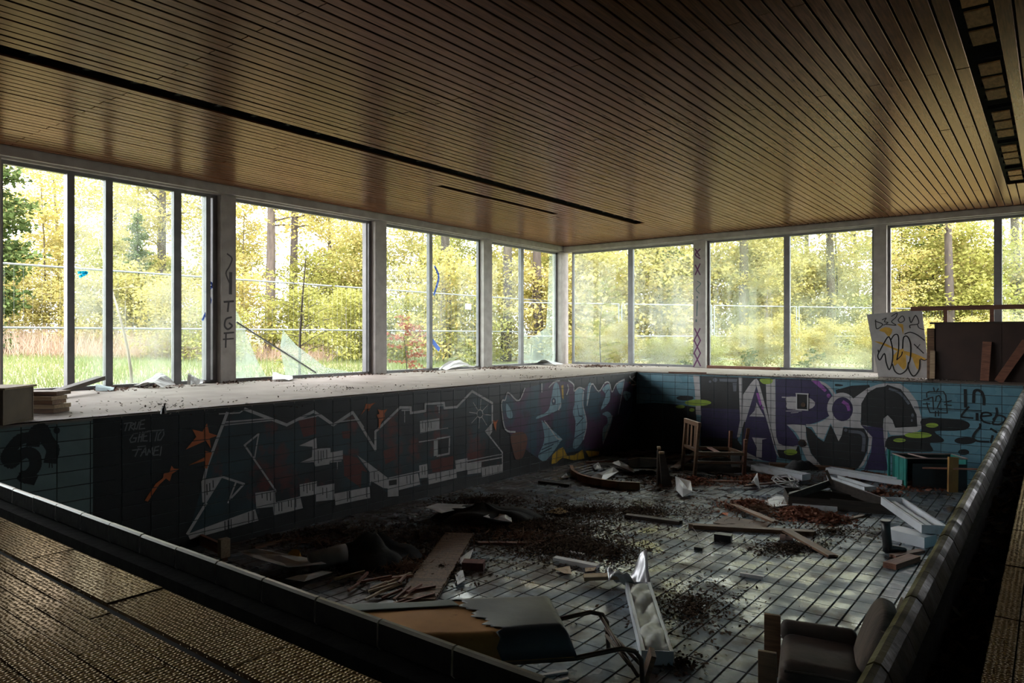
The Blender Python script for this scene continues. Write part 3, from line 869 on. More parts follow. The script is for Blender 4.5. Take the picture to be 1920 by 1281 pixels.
for k in range(5):
    fence_panel((-14, -.32 + 4.3 * k), (-14, 3.96 + 4.3 * k), -.30, 'galvanised mesh fence panel outside the left windows, %s from the left' % ORD[k], 'mesh fence panels along the left')
A, B = Vector((-13.2, 17.6)), Vector((-4.2, 30.6)); dv = (B - A).normalized()
for k in range(5):
    fence_panel(A + dv * 3.5 * k, A + dv * (3.5 * k + 3.45), -.15, 'galvanised mesh fence panel outside the back windows, %s from the corner' % ORD[k], 'mesh fence panels behind the back', (1.74, .69), -.1)
# little warning plates hung on the fence
for px, py, z_ in ((688, 551, 0), (878, 575, 0)):
    p = at_x(px, py, -13.96); q = MB(); q.box((0, 0, 0), (.006, .30, .17))
    o = q.build('fence_sign', white_plastic, None, p, (0, 0, .1))
    tag(o, 'small white notice plate on the fence, seen beside the %s pillar' % ('second' if px < 800 else 'third'), 'sign')
# ================================================================== GRAFFITI (paint laid on the tile faces, joints stay open)
class Plane:
    def __init__(s, o, u, v, grid=None):
        s.o, s.u, s.v = Vector(o), Vector(u).normalized(), Vector(v).normalized(); s.n = s.u.cross(s.v); s.grid = grid
    def pix(s, px, py):
        d = ray(px, py); t = (s.o - CAMP).dot(s.n) / d.dot(s.n); p = CAMP + d * t - s.o
        return (p.dot(s.u), p.dot(s.v))
    def pt(s, u, v, h=0): return s.o + s.u * u + s.v * v + s.n * h
def clip(poly, lo, hi, ax):
    def half(P, f, val, sg):
        out = []
        for i in range(len(P)):
            a, b = P[i], P[(i + 1) % len(P)]
            ia, ib = sg * (a[f] - val) >= 0, sg * (b[f] - val) >= 0
            if ia: out.append(a)
            if ia != ib:
                t = (val - a[f]) / (b[f] - a[f]); out.append((a[0] + (b[0] - a[0]) * t, a[1] + (b[1] - a[1]) * t))
        return out
    P = half(poly, ax, lo, 1)
    return half(P, ax, hi, -1) if P else P
def tris(poly):
    P = [Vector((a, b, 0)) for a, b in poly]
    return [[poly[i] for i in t] for t in tessellate_polygon([P])]
class Paint:
    """collects flat shapes for one plane; later layers lie over earlier ones"""
    layer = 0
    def __init__(s, plane, step=.00035): s.pl = plane; s.k = .0006; s.step = step
    def shapes(s, name, items, m, parent, label=None, join=False):
        s.k += s.step * .4
        groups = [g_ if isinstance(g_, Grp) else Grp([g_]) for g_ in items]
        if join: groups = [Grp([p for g_ in groups for p in g_])]
        out = []
        for g_ in groups:
            o = s.one(name, g_, m, parent)
            if o is not None:
                if join: o['kind'] = 'stuff'
                out.append(o)
        return out
    def one(s, name, polys, m, parent):
        b = MB()
        for poly in polys:
            s.k += .000015; h = s.k           # no two shapes share a height
            for t in tris(poly):
                if s.pl.grid is None:
                    b.add([s.pl.pt(a, c, h) for a, c in t], [(0, 1, 2)])
                    continue
                us, vs = s.pl.grid
                for u0, u1 in us:
                    if u1 < min(p[0] for p in t) or u0 > max(p[0] for p in t): continue
                    cu = clip(t, u0, u1, 0)
                    if len(cu) < 3: continue
                    for v0, v1 in vs:
                        if v1 < min(p[1] for p in cu) or v0 > max(p[1] for p in cu): continue
                        q = clip(cu, v0, v1, 1)
                        if len(q) >= 3: b.add([s.pl.pt(a, c, h) for a, c in q], [tuple(range(len(q)))])
        if not b.f: return None
        return b.build(name, m, parent, fix=False)
class Grp(list): pass
def stroke(pts, w):
    """ribbon pieces along a polyline in plane units"""
    out = []
    for i in range(len(pts) - 1):
        a, b = pts[i], pts[i + 1]; dx, dy = b[0] - a[0], b[1] - a[1]; l = math.hypot(dx, dy)
        if l < 1e-5: continue
        nx, ny = -dy / l * w / 2, dx / l * w / 2; ex, ey = dx / l * w * .35, dy / l * w * .35
        out.append([(a[0] - ex + nx, a[1] - ey + ny), (a[0] - ex - nx, a[1] - ey - ny), (b[0] + ex - nx, b[1] + ey - ny), (b[0] + ex + nx, b[1] + ey + ny)])
    return [Grp(out)]
def smooth_line(P, n=4):
    if len(P) < 3: return P
    out = []
    for i in range(len(P) - 1):
        p0, p1, p2, p3 = P[max(i - 1, 0)], P[i], P[i + 1], P[min(i + 2, len(P) - 1)]
        for k in range(n):
            t = k / n
            out.append(tuple(.5 * (2 * p1[j] + (p2[j] - p0[j]) * t + (2 * p0[j] - 5 * p1[j] + 4 * p2[j] - p3[j]) * t * t + (3 * p1[j] - p0[j] - 3 * p2[j] + p3[j]) * t ** 3) for j in (0, 1)))
    return out + [P[-1]]
def smooth_closed(P, n=4):
    N = len(P); out = []
    for i in range(N):
        p0, p1, p2, p3 = P[i - 1], P[i], P[(i + 1) % N], P[(i + 2) % N]
        for k in range(n):
            t = k / n
            out.append(tuple(.5 * (2 * p1[j] + (p2[j] - p0[j]) * t + (2 * p0[j] - 5 * p1[j] + 4 * p2[j] - p3[j]) * t * t + (3 * p1[j] - p0[j] - 3 * p2[j] + p3[j]) * t ** 3) for j in (0, 1)))
    return out
def crop(pl, ox, oy, s):
    """photo detail coordinates -> plane units"""
    return lambda P: [pl.pix(ox + x / s, oy + y / s) for x, y in P]
def ell(c, cx, cy, rx, ry, n=22):
    return c([(cx + rx * math.cos(2 * math.pi * k / n), cy + ry * math.sin(2 * math.pi * k / n)) for k in range(n)])
def graffiti(name, label, loc):
    return thing(name, label, 'graffiti', loc)

g_black = flat('paint_black', (.02, .02, .021), .45)
g_white = flat('paint_white_spray', (.50, .47, .47), .5)
g_grey = flat('paint_grey', (.13, .14, .17), .5)
g_orange = flat('paint_orange', (.60, .14, .035), .5)
g_red = flat('paint_red', (.42, .06, .03), .5)
g_purple = flat('paint_purple', (.042, .032, .088), .4)
g_pink = flat('paint_magenta', (.30, .09, .36), .5)
g_green = flat('paint_lime', (.34, .47, .06), .5)
g_yellow = flat('paint_yellow', (.55, .33, .03), .5)
g_blue = flat('paint_pale_blue', (.22, .35, .42), .5)
g_ink = flat('paint_dark_blue', (.03, .05, .09), .5)
g_scrawl = flat('paint_scrawl_grey', (.20, .20, .205), .5)
g_smoke = flat('paint_smoke_brown', (.16, .06, .035), .6)
fillmix = mat('paint_teal_maroon', (.028, .058, .068), (.018, .019, .022), rough=.5, scale=1.5, contrast=(.38, .62), c3=(.17, .028, .02), s3=1.7, t3=(.54, .70), offset=False, detail=2)
fillmix2 = mat('paint_blue_plum', (.03, .07, .10), (.075, .03, .075), rough=.5, scale=1.9, contrast=(.42, .58), c3=(.016, .016, .02), s3=1.4, t3=(.55, .68), offset=False, detail=2)

gl_u = [(a + GAP / 2, b - GAP / 2) for a, b in cells(2.336, PY0, PY1)]
gl_v = [(a + GAP / 2, b - GAP / 2) for a, b in rows()]
PLl = Plane((PX0, 0, 0), (0, 1, 0), (0, 0, 1), (gl_u, gl_v))
gb_u = [(a + GAP / 2, b - GAP / 2) for a, b in cells(-.848, PX0, PX1)]
PLb = Plane((PX0 * 0, PY1, 0), (1, 0, 0), (0, 0, 1), (gb_u, gl_v))
LP = Paint(PLl); BP = Paint(PLb)
cA, cB, cC, cD, cE = (crop(PLl, 320, 740, 4.744), crop(PLl, 600, 700, 4.744), crop(PLl, 900, 690, 6.0), crop(PLl, 0, 780, 6.4), crop(PLl, 0, 740, 2.367))
def px_(o, s, P): return [(o[0] + x / s, o[1] + y / s) for x, y in P]

# -- black ground coat over the left wall
root = graffiti('graffiti_ground', 'black painted ground behind the graffiti on the left pool wall', (PX0, 7.5, -.7))
def rel(os_):                     # keep world coordinates under a moved parent
    for o in os_: o.location = -Vector(o.parent.location)
    return os_
rel(LP.shapes('black_coat', [[(2.61, 0), (12.5, 0), (12.5, -1.6), (2.61, -1.6)]], g_black, root))

# -- the tag 57 at the left
root = graffiti('graffiti_tag', 'fat black 57 tag on bare teal tiles at the left end', (PX0, 2.1, -.2))
rel(LP.shapes('tag_stroke', stroke(smooth_line(cD([(340, 260), (230, 290), (120, 420), (90, 500), (140, 560), (230, 480), (330, 440), (410, 490), (420, 600), (360, 690), (290, 730), (390, 760)])), .085)
    + stroke(smooth_line(cD([(400, 320), (430, 200), (500, 170), (560, 280), (630, 400), (610, 520)])), .095) + [ell(cD, 680, 175, 38, 40)]
    + stroke(cD([(595, 540), (590, 620)]), .008) + stroke(cD([(620, 540), (625, 620)]), .008), g_black, root))

# -- TRUE GHETTO FAME scrawl
root = graffiti('graffiti_scrawl', 'thin grey handwriting TRUE GHETTO FAME on the black ground', (PX0, 3.1, -.2))
S = [[(1490, 92), (1570, 80)], [(1528, 88), (1500, 178)], [(1575, 80), (1545, 172)], [(1575, 80), (1610, 95), (1562, 130), (1605, 168)], [(1628, 75), (1610, 150), (1640, 158), (1668, 72)],
     [(1735, 48), (1690, 58), (1668, 158), (1735, 150)], [(1680, 105), (1725, 98)], [(1450, 95), (1460, 98)], [(1450, 160), (1460, 163)],
     [(1650, 210), (1600, 218), (1556, 285), (1570, 318), (1622, 308), (1635, 262), (1600, 268)], [(1680, 200), (1655, 312)], [(1712, 195), (1690, 308)], [(1660, 258), (1700, 250)],
     [(1770, 190), (1728, 200), (1712, 300), (1765, 300)], [(1718, 248), (1760, 240)], [(1770, 185), (1850, 176)], [(1808, 182), (1800, 308)], [(1850, 178), (1925, 170)], [(1888, 175), (1860, 300)],
     [(1945, 170), (1900, 230), (1890, 290), (1925, 290), (1965, 225), (1960, 165), (1940, 172)],
     [(1650, 372), (1745, 362)], [(1670, 372), (1620, 485)], [(1590, 412), (1695, 400)], [(1685, 482), (1745, 378), (1750, 470)], [(1700, 438), (1750, 430)],
     [(1765, 470), (1785, 400), (1800, 440), (1830, 380), (1828, 462)], [(1905, 366), (1860, 376), (1838, 472), (1900, 466)], [(1846, 420), (1895, 412)], [(1935, 370), (1925, 450), (1918, 475)]]
rel(LP.shapes('scrawl_line', [q for s_ in S for q in stroke(cD(s_), .011)], g_scrawl, root, None, True))

# -- big white outlined piece
root = graffiti('graffiti_piece', 'large angular graffiti piece with white outline, teal and red fill', (PX0, 6.0, -.7))
fill = px_((320, 740), 4.744, [(150, 1270), (290, 770), (330, 640), (500, 160), (660, 130), (1030, 270), (1270, 150), (1445, 270), (1615, 155)]) + \
    px_((600, 700), 4.744, [(350, 430), (490, 670), (490, 520), (710, 305), (805, 305), (805, 350), (935, 335), (935, 270), (1100, 265), (1105, 310), (1215, 300), (1350, 160), (1530, 265), (1530, 430), (1470, 520), (1620, 705), (1620, 880), (1210, 930), (960, 990), (600, 1060), (440, 1000), (130, 1100)]) + \
    px_((320, 740), 4.744, [(1290, 900), (1170, 960), (780, 1060)])
rel(LP.shapes('colour_fill', [[PLl.pix(*p) for p in fill]], fillmix, root))
rel(LP.shapes('red_haze', [cA(q) for q in ([(1130, 220), (1290, 190), (1290, 350), (1180, 380)], [(1540, 560), (1700, 620), (1690, 830), (1540, 720)], [(1520, 330), (1600, 320), (1590, 390), (1530, 390)])]
    + [cB(q) for q in ([(980, 780), (1190, 730), (1180, 850), (1000, 880)], [(1330, 700), (1420, 690), (1400, 760), (1330, 790)], [(560, 690), (650, 660), (680, 760), (580, 810)], [(200, 720), (330, 750), (420, 880), (210, 820)])],
    flat('paint_maroon', (.13, .026, .02), .5), root))
blk = [cA(q) for q in ([(270, 770), (460, 730), (320, 960), (280, 960)], [(150, 1240), (750, 1020), (780, 1120), (170, 1290)], [(750, 875), (925, 850), (935, 995), (760, 1012)], [(905, 965), (1150, 905), (1175, 1010), (915, 1078)],
       [(1145, 800), (1300, 770), (1295, 890), (1150, 910)], [(1290, 820), (1455, 790), (1455, 935), (1290, 952)], [(1455, 885), (1715, 830), (1715, 930), (1465, 985)],
       [(1140, 455), (1295, 385), (1300, 480), (1420, 475), (1420, 515), (1530, 495), (1530, 575), (1415, 590), (1410, 620), (1285, 640), (1270, 600), (1140, 610), (1255, 555), (1260, 465)])]
blk += [cB(q) for q in ([(130, 1070), (440, 1010), (445, 1110), (135, 1170)], [(330, 730), (430, 800), (600, 930), (600, 1025), (560, 1020), (455, 960), (440, 1005), (440, 880)],
        [(600, 945), (870, 890), (890, 990), (700, 1040), (700, 1092), (600, 1100)], [(880, 820), (955, 805), (960, 928), (885, 935)], [(960, 900), (1210, 850), (1215, 930), (965, 990)],
        [(1200, 775), (1310, 755), (1310, 860), (1210, 880)], [(1310, 812), (1435, 790), (1430, 885), (1310, 900)], [(1435, 835), (1620, 810), (1620, 880), (1440, 925)],
        [(885, 425), (1060, 400), (1060, 505), (890, 530)], [(1010, 590), (1040, 588), (1035, 735), (1010, 738)], [(1465, 515), (1530, 440), (1530, 520), (1505, 560)])]
rel(LP.shapes('white_block', blk, g_white, root))
dr = []
for c_, L_ in ((cA, [(320, 800, 90), (345, 790, 70), (375, 765, 60), (810, 880, 40), (855, 880, 60), (885, 870, 70), (960, 965, 70), (985, 955, 80), (1045, 945, 50), (1070, 940, 60), (1110, 930, 70), (1180, 800, 60), (1210, 795, 80), (1235, 790, 60), (1260, 785, 70), (1350, 830, 60), (1385, 830, 90), (1310, 500, 110), (1335, 500, 90), (1355, 500, 60), (1385, 490, 80), (480, 1130, 100), (510, 1120, 110), (535, 1110, 80), (690, 1050, 90), (735, 1040, 80), (1570, 870, 70), (1590, 860, 60)]),
               (cB, [(240, 1050, 90), (255, 1050, 70), (410, 1020, 80), (480, 880, 60), (515, 900, 70), (770, 920, 60), (800, 910, 70), (825, 910, 50), (905, 830, 70), (930, 830, 70), (910, 430, 60), (935, 440, 80), (960, 430, 50), (985, 430, 60), (1030, 890, 60), (1065, 880, 60), (1150, 870, 50), (1250, 790, 50), (1470, 850, 60), (1530, 840, 60), (1580, 830, 50)])):
    for x_, y_, l_ in L_: dr += stroke(c_([(x_, y_), (x_ + 2, y_ + l_)]), .010)
dr += [cB(q) for q in ([(895, 940), (955, 930), (960, 985), (905, 1000)], [(1220, 885), (1305, 862), (1310, 905), (1225, 925)], [(610, 955), (680, 945), (680, 990), (612, 1000)], [(460, 970), (560, 1025), (590, 1080), (455, 1100)])] + [cA([(785, 1015), (905, 1000), (910, 1070), (790, 1100)]), cA([(1175, 910), (1290, 890), (1290, 955), (1180, 1000)])]
rel(LP.shapes('black_drip', dr, g_black, root, None, True))
ln = []
for c_, w_, P in ((cA, .032, [(290, 770), (320, 640), (500, 165)]), (cA, .012, [(430, 172), (610, 162), (660, 130)]), (cA, .032, [(660, 130), (1030, 270), (1270, 150), (1445, 270), (1615, 155), (1708, 290)]), (cA, .014, [(480, 245), (890, 212)]), (cA, .018, [(480, 268), (900, 226)]),
                  (cA, .014, [(1140, 225), (1300, 190)]), (cA, .014, [(1480, 245), (1660, 222)]), (cA, .020, [(780, 350), (655, 450), (935, 860)]), (cA, .016, [(780, 350), (745, 560)]), (cA, .03, [(150, 1235), (310, 970)]),
                  (cA, .022, [(290, 770), (450, 730), (650, 795), (540, 915)]), (cA, .018, [(580, 775), (510, 960)]), (cA, .014, [(1420, 600), (1515, 590)]), (cA, .012, [(1480, 595), (1480, 660)]),
                  (cB, .034, [(0, 375), (115, 460), (290, 350), (490, 680), (490, 520), (710, 305), (805, 305), (805, 355), (935, 335), (935, 270), (1100, 265), (1105, 310), (1215, 300), (1350, 160), (1530, 265), (1530, 440)]),
                  (cB, .024, [(1470, 515), (1620, 705), (1620, 875)]), (cB, .018, [(1310, 780), (1620, 720)]), (cB, .018, [(1310, 805), (1620, 748)]), (cB, .02, [(610, 935), (880, 875)]), (cB, .016, [(890, 530), (1135, 488)]), (cB, .018, [(880, 612), (1035, 590)]),
                  (cB, .026, [(1040, 585), (1150, 565), (1145, 715), (1040, 735), (1040, 585)]), (cB, .016, [(725, 330), (800, 328), (800, 360)]), (cB, .014, [(750, 330), (750, 435)]), (cB, .014, [(1040, 290), (1092, 288)]), (cB, .014, [(1057, 290), (1057, 350)])):
    ln += stroke(c_(P), w_)
for k in range(8):
    a_ = k * math.pi / 4 + .1
    ln += stroke(cB([(1420 + 30 * math.cos(a_), 360 + 42 * math.sin(a_)), (1420 + 95 * math.cos(a_), 360 + 130 * math.sin(a_))]), .012)
ln += stroke(cB([(1420 + 26 * math.cos(k * .6), 360 + 36 * math.sin(k * .6)) for k in range(12)]), .016)
rel(LP.shapes('white_outline', ln, g_white, root))
rel(LP.shapes('black_window', [cB([(1052, 598), (1140, 582), (1136, 705), (1052, 720)])], g_black, root))
# -- stars
for nm, c_, P in (('largest orange star at the left of the angular graffiti piece', cA, [(320, 255), (340, 340), (415, 365), (345, 390), (355, 480), (310, 410), (130, 490), (225, 375), (190, 310), (280, 330)]),
                  ('orange star half hidden by the white outline below the largest star', cA, [(305, 500), (365, 515), (320, 660), (295, 650), (300, 590), (155, 630), (305, 555)]),
                  ('lowest orange star with a long tail on the black ground', cE, [(760, 315), (770, 328), (795, 330), (762, 352), (752, 385), (735, 372), (705, 400), (655, 475), (640, 470), (690, 395), (722, 370), (725, 350), (750, 345)]),
                  ('small orange star above the middle letters of the angular piece', cB, [(405, 270), (440, 275), (490, 262), (455, 290), (430, 340), (412, 315), (360, 372), (395, 310)]),
                  ('upright orange star between the middle letters of the angular piece', cB, [(510, 320), (545, 330), (595, 320), (570, 360), (575, 400), (545, 430), (520, 510), (518, 410), (500, 370), (525, 360)]),
                  ('narrow orange star right of the angular piece', cB, [(1535, 420), (1560, 425), (1582, 415), (1566, 450), (1562, 520), (1545, 470)]),
                  ('red star in the far corner of the left pool wall', cC, [(1680, 150), (1700, 190), (1740, 195), (1700, 225), (1690, 270), (1660, 235), (1620, 240), (1645, 200)])):
    q = c_(P); cu = sum(p[0] for p in q) / len(q); cv = sum(p[1] for p in q) / len(q)
    root = graffiti('graffiti_star', nm, (PX0, cu, cv))
    rel(LP.shapes('star_fill', [q], g_red if 'red' in nm else g_orange, root))
# -- blue and purple piece
root = graffiti('graffiti_piece', 'blue and purple curved graffiti piece with a yellow base near the corner', (PX0, 10.2, -.7))
rel(LP.shapes('plum_fill', [cC([(240, 370), (300, 290), (430, 370), (500, 230), (690, 180), (880, 140), (1040, 170), (1060, 260), (1170, 240), (1230, 170), (1330, 260), (1430, 150), (1480, 270), (1600, 120), (1720, 200), (1700, 500), (1560, 800), (1380, 900), (1000, 950), (700, 1050), (550, 950), (270, 680)])], fillmix2, root))
rel(LP.shapes('brown_haze', [smooth_closed(cC([(340, 760), (470, 720), (530, 800), (480, 1000), (400, 1030), (360, 900)]))], g_smoke, root))
rel(LP.shapes('yellow_base', [cC(q) for q in ([(800, 1080), (810, 980), (870, 920), (930, 890), (980, 990), (1060, 980), (1150, 920), (1170, 1020), (1050, 1040), (920, 1010), (850, 1070)], [(1180, 930), (1340, 940), (1330, 985), (1220, 1000)], [(910, 200), (935, 190), (935, 360), (920, 330)])], g_yellow, root))
rel(LP.shapes('pale_blue_shape', [smooth_closed(cC(q), 3) for q in ([(830, 180), (880, 190), (910, 400), (880, 470), (650, 570), (640, 545), (760, 480), (800, 330)], [(690, 590), (740, 640), (910, 790), (900, 830), (740, 1040), (650, 1000), (700, 880), (720, 770), (700, 650)],
    [(1070, 250), (1160, 250), (1160, 450), (1195, 620), (1170, 780), (1090, 900), (1040, 890), (1060, 760), (1070, 600), (1040, 500), (1060, 390)], [(1370, 240), (1440, 180), (1460, 250), (1450, 380), (1360, 470), (1380, 390), (1410, 300)],
    [(1370, 520), (1430, 490), (1480, 540), (1470, 640), (1380, 850), (1380, 680), (1430, 620), (1420, 550)], [(1530, 200), (1610, 140), (1580, 300)], [(1620, 260), (1700, 290), (1650, 370), (1610, 320)], [(290, 400), (350, 480), (360, 560), (300, 550)], [(1210, 200), (1245, 180), (1210, 400), (1195, 410)])], g_blue, root))
rel(LP.shapes('dark_line', [ell(cC, 825, 378, 24, 42)] + [q for P in ([(720, 860), (880, 820)], [(690, 920), (820, 860)], [(660, 970), (800, 900)], [(1090, 420), (1110, 540), (1150, 550)], [(1080, 650), (1160, 560)], [(1060, 790), (1170, 720)], [(860, 930), (850, 1060)], [(930, 900), (930, 1010)], [(1000, 990), (1000, 1030)], [(1100, 950), (1090, 1030)], [(1250, 940), (1250, 990)], [(1400, 300), (1440, 240)], [(1640, 290), (1660, 350)]) for q in stroke(cC(P), .018)], g_ink, root))
rel(LP.shapes('white_outline', [q for P in ([(390, 720), (280, 690), (240, 470), (245, 370), (280, 360), (300, 285), (330, 290), (430, 370), (500, 230)], [(770, 220), (830, 160), (890, 145)], [(990, 140), (1050, 190), (1055, 260), (1110, 220), (1170, 240)], [(1200, 420), (1250, 180), (1330, 265), (1400, 170), (1450, 170), (1480, 270), (1530, 180), (1620, 130)],
    [(1550, 520), (1600, 250), (1620, 130)], [(720, 600), (790, 690), (860, 790), (910, 800)], [(1160, 270), (1150, 400), (1195, 620), (1160, 800)], [(1480, 540), (1380, 850)], [(690, 180), (690, 270)], [(980, 190), (990, 240), (970, 300)], [(1680, 95), (1700, 125), (1735, 95)], [(1700, 125), (1745, 165)], [(1700, 190), (1750, 185)], [(905, 400), (880, 470)]) for q in stroke(smooth_line(cC(P)), .026)], g_white, root))
rel(LP.shapes('eye', [ell(cC, 822, 372, 9, 16)], g_white, root))
# ------------------------------------------------------------------ back wall letters
cF, cG, cH = crop(PLb, 1360, 690, 6.0), crop(PLb, 1180, 690, 6.404), crop(PLb, 1640, 690, 6.743)
def pf(P): return px_((1360, 690), 6.0, P)
def ph(P): return px_((1640, 690), 6.743, P)
def mixp(P): return [PLb.pix(*p) for p in P]
root = graffiti('graffiti_piece', 'big purple and black letters with white outline on the blue far wall', (-3.6, PY1, -.7))
g = lambda nm, polys, m_: rel(BP.shapes(nm, polys, m_, root))
g('black_ground_shade', [cG([(90, 430), (300, 420), (480, 430), (560, 440), (800, 470), (830, 1200), (90, 1200)]), ell(cG, 670, 362, 105, 30),  # corner polygon: black paint with the left deck edge's shadow painted in
   cG([(845, 95), (1315, 112), (1335, 640), (1300, 870), (1500, 1130), (860, 1130), (860, 560)]), cF([(190, 105), (560, 120), (560, 1000), (190, 1000)]), cF([(580, 900), (830, 880), (860, 1060), (600, 1010)]),
   smooth_closed(cF([(1240, 180), (1320, 190), (1310, 205), (1240, 205)])), cF([(1240, 250), (1420, 200), (1620, 190), (1640, 260), (1440, 350), (1250, 290)])], g_black)
g('purple_fill', [cG([(860, 480), (1320, 500), (1332, 640), (1300, 850), (870, 830)])], g_purple)
g('white_outline', [cG([(765, 90), (840, 95), (865, 570), (800, 560), (785, 250)]), cF([(150, 105), (190, 105), (190, 570), (215, 600), (160, 780), (130, 780), (165, 590)]),
   cF([(320, 135), (350, 120), (375, 150), (475, 520), (560, 900), (610, 1010), (570, 960), (350, 200), (225, 610), (190, 575), (200, 300), (280, 180)]),
   cF([(455, 160), (560, 120), (570, 600), (605, 850), (815, 870), (795, 930), (580, 920), (520, 700), (490, 560), (465, 400)]),
   cF([(180, 925), (350, 950), (420, 1040), (190, 1010)])], g_white)
g('purple_letter', [cF([(350, 200), (480, 640), (580, 1000), (570, 1070), (420, 1040), (180, 920), (225, 610)]),
   smooth_line(cF([(565, 120), (980, 135), (1120, 200), (1205, 320), (1225, 420), (1190, 520), (1050, 605), (900, 640), (690, 640)]), 3) + smooth_line(cF([(700, 650), (790, 760), (825, 870), (600, 850), (565, 600)]), 3)], g_purple)
g('white_fill', [cF([(350, 390), (440, 550), (270, 545), (330, 480)]), cF([(300, 782), (470, 795), (415, 808), (410, 1010), (345, 1000), (355, 900)]), smooth_closed(cF([(680, 328), (820, 325), (930, 330), (1010, 390), (980, 450), (880, 470), (700, 465), (690, 400)]), 2),
   smooth_line(cF([(690, 640), (895, 640), (905, 750), (960, 960), (1085, 1110), (960, 1095), (870, 930), (830, 780), (770, 700)]), 2),
   ell(cF, 1310, 450, 165, 172, 30), smooth_line(cF([(1440, 350), (1600, 240), (1700, 190), (1700, 215), (1600, 275), (1530, 380), (1520, 620), (1600, 650), (1655, 760), (1640, 900), (1560, 1090), (1490, 1145), (1600, 960), (1615, 800), (1570, 690), (1330, 660), (1275, 825), (1185, 620), (1105, 805), (1040, 775), (965, 650), (1180, 560), (1300, 600), (1410, 580), (1445, 460)]), 1),
   mixp(pf([(1440, 345), (1600, 228), (1720, 185)]) + ph([(150, 190), (320, 200), (430, 280), (540, 430), (590, 620), (590, 770), (540, 805), (370, 850), (200, 850), (165, 790), (160, 1000), (90, 1140), (85, 1110), (125, 1050), (105, 750), (115, 640), (60, 400)]) + pf([(1530, 600), (1500, 420)]))]
  + stroke(smooth_line(cF([(980, 135), (1110, 180), (1200, 260), (1243, 360), (1232, 470), (1170, 560), (1040, 640), (920, 648)])), .042) + stroke(cF([(640, 330), (700, 332)]), .02) + stroke(cF([(680, 485), (860, 484)]), .012) + stroke(cF([(740, 506), (820, 500)]), .01), g_white)
g('purple_disc', [ell(cF, 1318, 465, 118, 135, 30), cF([(1525, 640), (1600, 660), (1775, 660), (1795, 950), (1835, 1150), (1560, 1150), (1640, 950), (1655, 780)])], g_purple)
g('black_letter', [cF([(905, 660), (965, 690), (1040, 785), (1110, 830), (1185, 640), (1265, 800), (1330, 670), (1560, 680), (1610, 780), (1600, 920), (1540, 1060), (1480, 1140), (1085, 1110), (965, 960), (915, 790)]),
   mixp(pf([(1525, 640), (1530, 400), (1600, 280), (1700, 222), (1800, 208)]) + ph([(160, 212), (330, 268), (450, 430), (530, 590), (540, 742), (260, 757), (225, 660), (165, 598), (112, 640), (104, 760)]) + pf([(1775, 680)]))] , g_black)
g('white_tooth', [cF([(1040, 690), (1110, 650), (1160, 640), (1090, 800), (1040, 775)]), cF([(1230, 660), (1325, 668), (1310, 760), (1275, 825), (1262, 800)])], g_white)
g('grey_shine', [ell(cG, 1030, 145, 28, 26), cG([(1080, 130), (1300, 132), (1290, 172), (1085, 162)]), cG([(1240, 180), (1290, 182), (1285, 282), (1250, 282)]), ell(cG, 970, 165, 15, 15)]
  + stroke(smooth_line(cF([(1400, 715), (1520, 730), (1560, 790), (1550, 930)])), .05) + [ell(cF, 1355, 700, 20, 18)] + stroke(smooth_line(cH([(190, 265), (320, 320), (430, 450)])), .035) + [ell(cH, 480, 600, 18, 26), ell(cH, 470, 665, 12, 18)], g_grey)
g('magenta_shine', [cF([(970, 145), (1050, 142), (1142, 250), (1120, 272)]), ell(cF, 1162, 312, 22, 22), cF([(345, 282), (375, 275), (412, 410), (390, 432)]), ell(cF, 420, 448, 12, 20)] + stroke(smooth_line(cF([(1330, 385), (1375, 420), (1392, 468)])), .055), g_pink)
g('lime_spot', [ell(cG, 825, 418, 160, 38), ell(cG, 612, 466, 56, 20), ell(cG, 752, 505, 32, 20), smooth_closed(cF([(390, 128), (520, 120), (520, 172), (430, 180)])), ell(cF, 735, 948, 75, 34)], g_green)
root = graffiti('graffiti_cloud', 'black and lime drip shapes right of the purple letters', (-1.3, PY1, -.6))
g('black_drip', [smooth_closed(cH([(600, 640), (1000, 650), (1150, 672), (1205, 722), (1150, 780), (1000, 795), (760, 803), (870, 900), (850, 940), (700, 950), (740, 1040), (650, 1062), (180, 1040), (165, 880), (380, 850), (590, 800)]), 3), ell(cH, 1145, 920, 135, 46), ell(cH, 1125, 1065, 70, 38)], g_black)
g('lime_spot', [ell(cH, 725, 725, 80, 29), ell(cH, 550, 850, 172, 38), ell(cH, 315, 915, 80, 25)], g_green)
root = graffiti('graffiti_tag', 'black boxed number 12 tag on the blue tiles', (-1.75, PY1, -.2))
T12 = [[(660, 370), (658, 315), (690, 300), (870, 300), (900, 350), (918, 570), (700, 565), (672, 500), (660, 440)], [(670, 388), (735, 370), (745, 525)], [(770, 420), (780, 362), (815, 348), (842, 395), (790, 512), (845, 522)], [(745, 250), (757, 300)], [(805, 262), (780, 305)], [(620, 400), (690, 400)], [(612, 456), (695, 456)], [(880, 432), (970, 415)], [(885, 465), (970, 475)], [(770, 550), (768, 612)], [(805, 545), (808, 606)]]
g('tag_line', [q for P in T12 for q in stroke(cH(P), .017)], g_black)
root = graffiti('graffiti_tag', 'black scrawled words in Lieb at the right end of the blue wall', (-.9, PY1, -.4))
